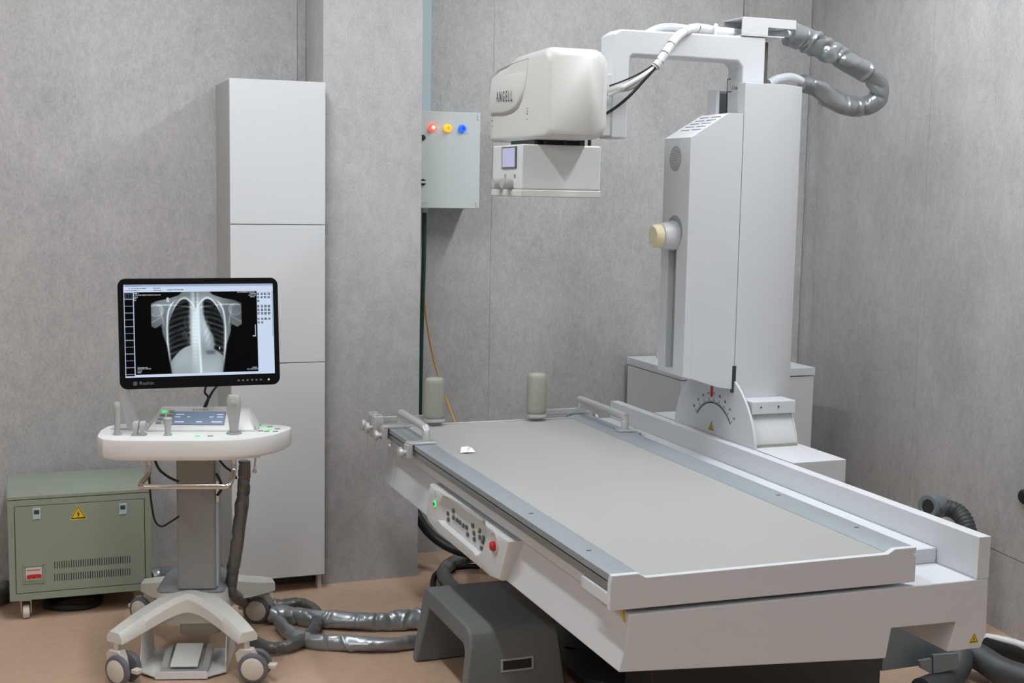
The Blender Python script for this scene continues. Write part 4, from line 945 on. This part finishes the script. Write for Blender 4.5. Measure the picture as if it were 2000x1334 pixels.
hp0 = [atY(x, y, sy0-.013) for x, y in ((979, 1289), (1043, 1283), (1043, 1308), (979, 1314))]
hx0, hx1 = hp0[0].x, hp0[1].x; hz0, hz1 = hp0[3].z, hp0[0].z
def slope_y(z): return sy0-.022+(.018)*(z/(sz1-.045))
def slab_(x0, x1, z0, z1, d0, d1):
    a = lambda x, z, d: (x, slope_y(z)+d, z)
    return [[a(x0, z0, d0), a(x1, z0, d0), a(x1, z1, d0), a(x0, z1, d0)], [a(x0, z0, d1), a(x1, z0, d1), a(x1, z1, d1), a(x0, z1, d1)]]
fm = MB()
for q4 in ((hx0, hx1, hz1-.006, hz1), (hx0, hx1, hz0, hz0+.006), (hx0, hx0+.007, hz0+.006, hz1-.006), (hx1-.007, hx1, hz0+.006, hz1-.006)): fm.loft(slab_(*q4, -.003, .004))
HF = obj('handle_frame', fm, 'knobgrey', ST, bevel=.001)
obj('handle_slot', MB().loft(slab_(hx0+.007, hx1-.007, hz0+.006, hz1-.006, -.0008, .004)), 'ink', ST)

# ================================================================== hoses and sleeves on the floor
def Zp(z, *a): return [atZ(x, y, z) for x, y in a]
hz_ = .03
p_ = [atY(478, 900, 4.37), atY(477, 935, 4.37), atY(473, 985, 4.37), atY(467, 1030, 4.37), atY(461, 1070, 4.38), atY(455, 1110, 4.40), atY(452, 1140, 4.42), atY(456, 1160, 4.46)] + Zp(hz_, (490, 1180), (540, 1181), (590, 1180), (619, 1198), (616, 1226), (590, 1250), (555, 1262), (520, 1264), (490, 1250))
single('grey_cable_sleeve', MB().tube(p_, .021, n=26, sub=22, rf=wrinkle(31, .27, 44)), 'sleeve_d', 'dark grey sleeve hanging from the console and looping on the floor', 'cable sleeve', angle=60)
single('silver_floor_sleeve', MB().tube(Zp(.032, (530, 1200), (570, 1202), (620, 1208), (680, 1213), (740, 1214), (800, 1211), (850, 1208), (900, 1200)), .034, n=30, sub=30, rf=wrinkle(41, .24, 75)), 'sleeve', 'wrinkled silver sleeve on the floor, nearer the wall', 'cable sleeve', group='silver sleeves lying on the floor', angle=60)
single('silver_floor_sleeve', MB().tube(Zp(.026, (545, 1215), (570, 1240), (610, 1252), (660, 1255), (720, 1259), (770, 1258), (810, 1252), (850, 1246)), .026, n=30, sub=24, rf=wrinkle(43, .28, 34)), 'sleeve', 'wrinkled silver sleeve on the floor, nearer the camera', 'cable sleeve', group='silver sleeves lying on the floor', angle=60)
single('black_hose', MB().tube([atY(800, 975, 5.33), atY(818, 1012, 5.27), atY(836, 1038, 5.2), atY(862, 1060, 5.13), atY(895, 1076, 5.08), atY(940, 1086, 5.04), atY(985, 1094, 5.02)], .020, n=14), 'black', 'thick black hose drooping under the far end of the table', 'hose')
single('corrugated_hose', MB().tube([atY(950, 1078, 4.88)] + Zp(.05, (925, 1086)) + Zp(.032, (898, 1092), (874, 1106), (866, 1122), (876, 1140), (893, 1158)), .027, n=20, sub=16, rf=lambda t, a, r: r*(1+.07*math.sin(2*PI*t/.014))), 'sleeve', 'silver corrugated hose bending on the floor behind the stool', 'hose', angle=60)
single('floor_cable', MB().tube(Zp(.011, (850, 1160), (845, 1140), (852, 1120), (880, 1110), (920, 1106), (960, 1110), (1000, 1116)), .010, n=10), 'black', 'black cable curving on the floor behind the stool', 'cable')
# right-hand corner
fc = atX(1811, 990, 3.14)
PF = thing('pipe_coupling', 'grey round pipe coupling with corrugated hose beyond the table edge', 'pipe coupling', tuple(fc))
dirv = Vector((.93, .22, -.10)).normalized()
obj('flange', MB().lathe(fc, dirv, ((.004, .026), (0, .030), (0, .043), (.006, .046), (.016, .046), (.018, .038), (.030, .038), (.032, .042), (.075, .042), (.078, .03))), 'bluesteel', PF)
obj('bore', MB().lathe(fc+dirv*.003, dirv, ((0, .004), (.0, .026), (.01, .026), (.01, .02))), 'steel', PF)
obj('set_screw', MB().cyl(fc+dirv*.05+Vector((-.016, -.040, 0)), fc+dirv*.05+Vector((-.018, -.044, 0)), .007, n=10), 'steel', PF)
e_ = fc+dirv*.07
obj('hose', MB().tube([e_, atX(1866, 998, 3.245), atX(1884, 1018, 3.255), atX(1892, 1050, 3.255), atX(1893, 1090, 3.25), Vector((3.25, atX(1893, 1100, 3.25).y, .08)), Vector((3.24, atX(1893, 1100, 3.25).y-.05, .032))], .032, n=18, sub=16, rf=lambda t, a, r: r*(1+.06*math.sin(2*PI*t/.012))), 'hose_d', PF, angle=60)
c = atW(2003, 970); single('wall_knob', MB().lathe(c, WM.to_3x3() @ Vector((-1, 0, 0)), ((0, .026), (.012, .026), (.018, .020), (.019, .008))), 'black', 'black round knob on the right wall', 'knob')
def R_(*a): return [Vector(p) for p in a]
single('wrapped_floor_cable', MB().tube([atX(1905, 1244, 3.10), atX(1935, 1246, 3.12), atX(1965, 1252, 3.15), atX(2000, 1262, 3.18), atX(2050, 1280, 3.22)], .0145, n=16, rf=lambda t, a, r: r*(1+.04*math.sin(2*PI*t/.03+a))), 'wrap', 'white spiral-wrapped cable at the foot of the right wall', 'cable')
single('dark_hose', MB().tube([atZ(1880, 1266, .09), atZ(1915, 1285, .075), atZ(1950, 1307, .06), atZ(1990, 1322, .05), atZ(2050, 1338, .05)], .045, n=20, sub=10), 'hose_d', 'thick dark hose on the floor running off right under the white cable', 'hose', group='dark hoses in the right corner')
single('dark_hose', MB().tube([atZ(1925, 1262, .09), atZ(1960, 1272, .07), atZ(2000, 1282, .05), atZ(2060, 1296, .05)], .03, n=18, sub=10), 'black', 'thinner black hose lying between the white cable and the thick hose', 'hose', group='dark hoses in the right corner')
single('dark_hose', MB().tube([atZ(1862, 1262, .11), atZ(1874, 1285, .09), atZ(1866, 1312, .06), atZ(1838, 1334, .05), atZ(1800, 1350, .05)], .042, n=20, sub=10), 'hose_d', 'thick dark hose curving down beneath the table corner', 'hose', group='dark hoses in the right corner')
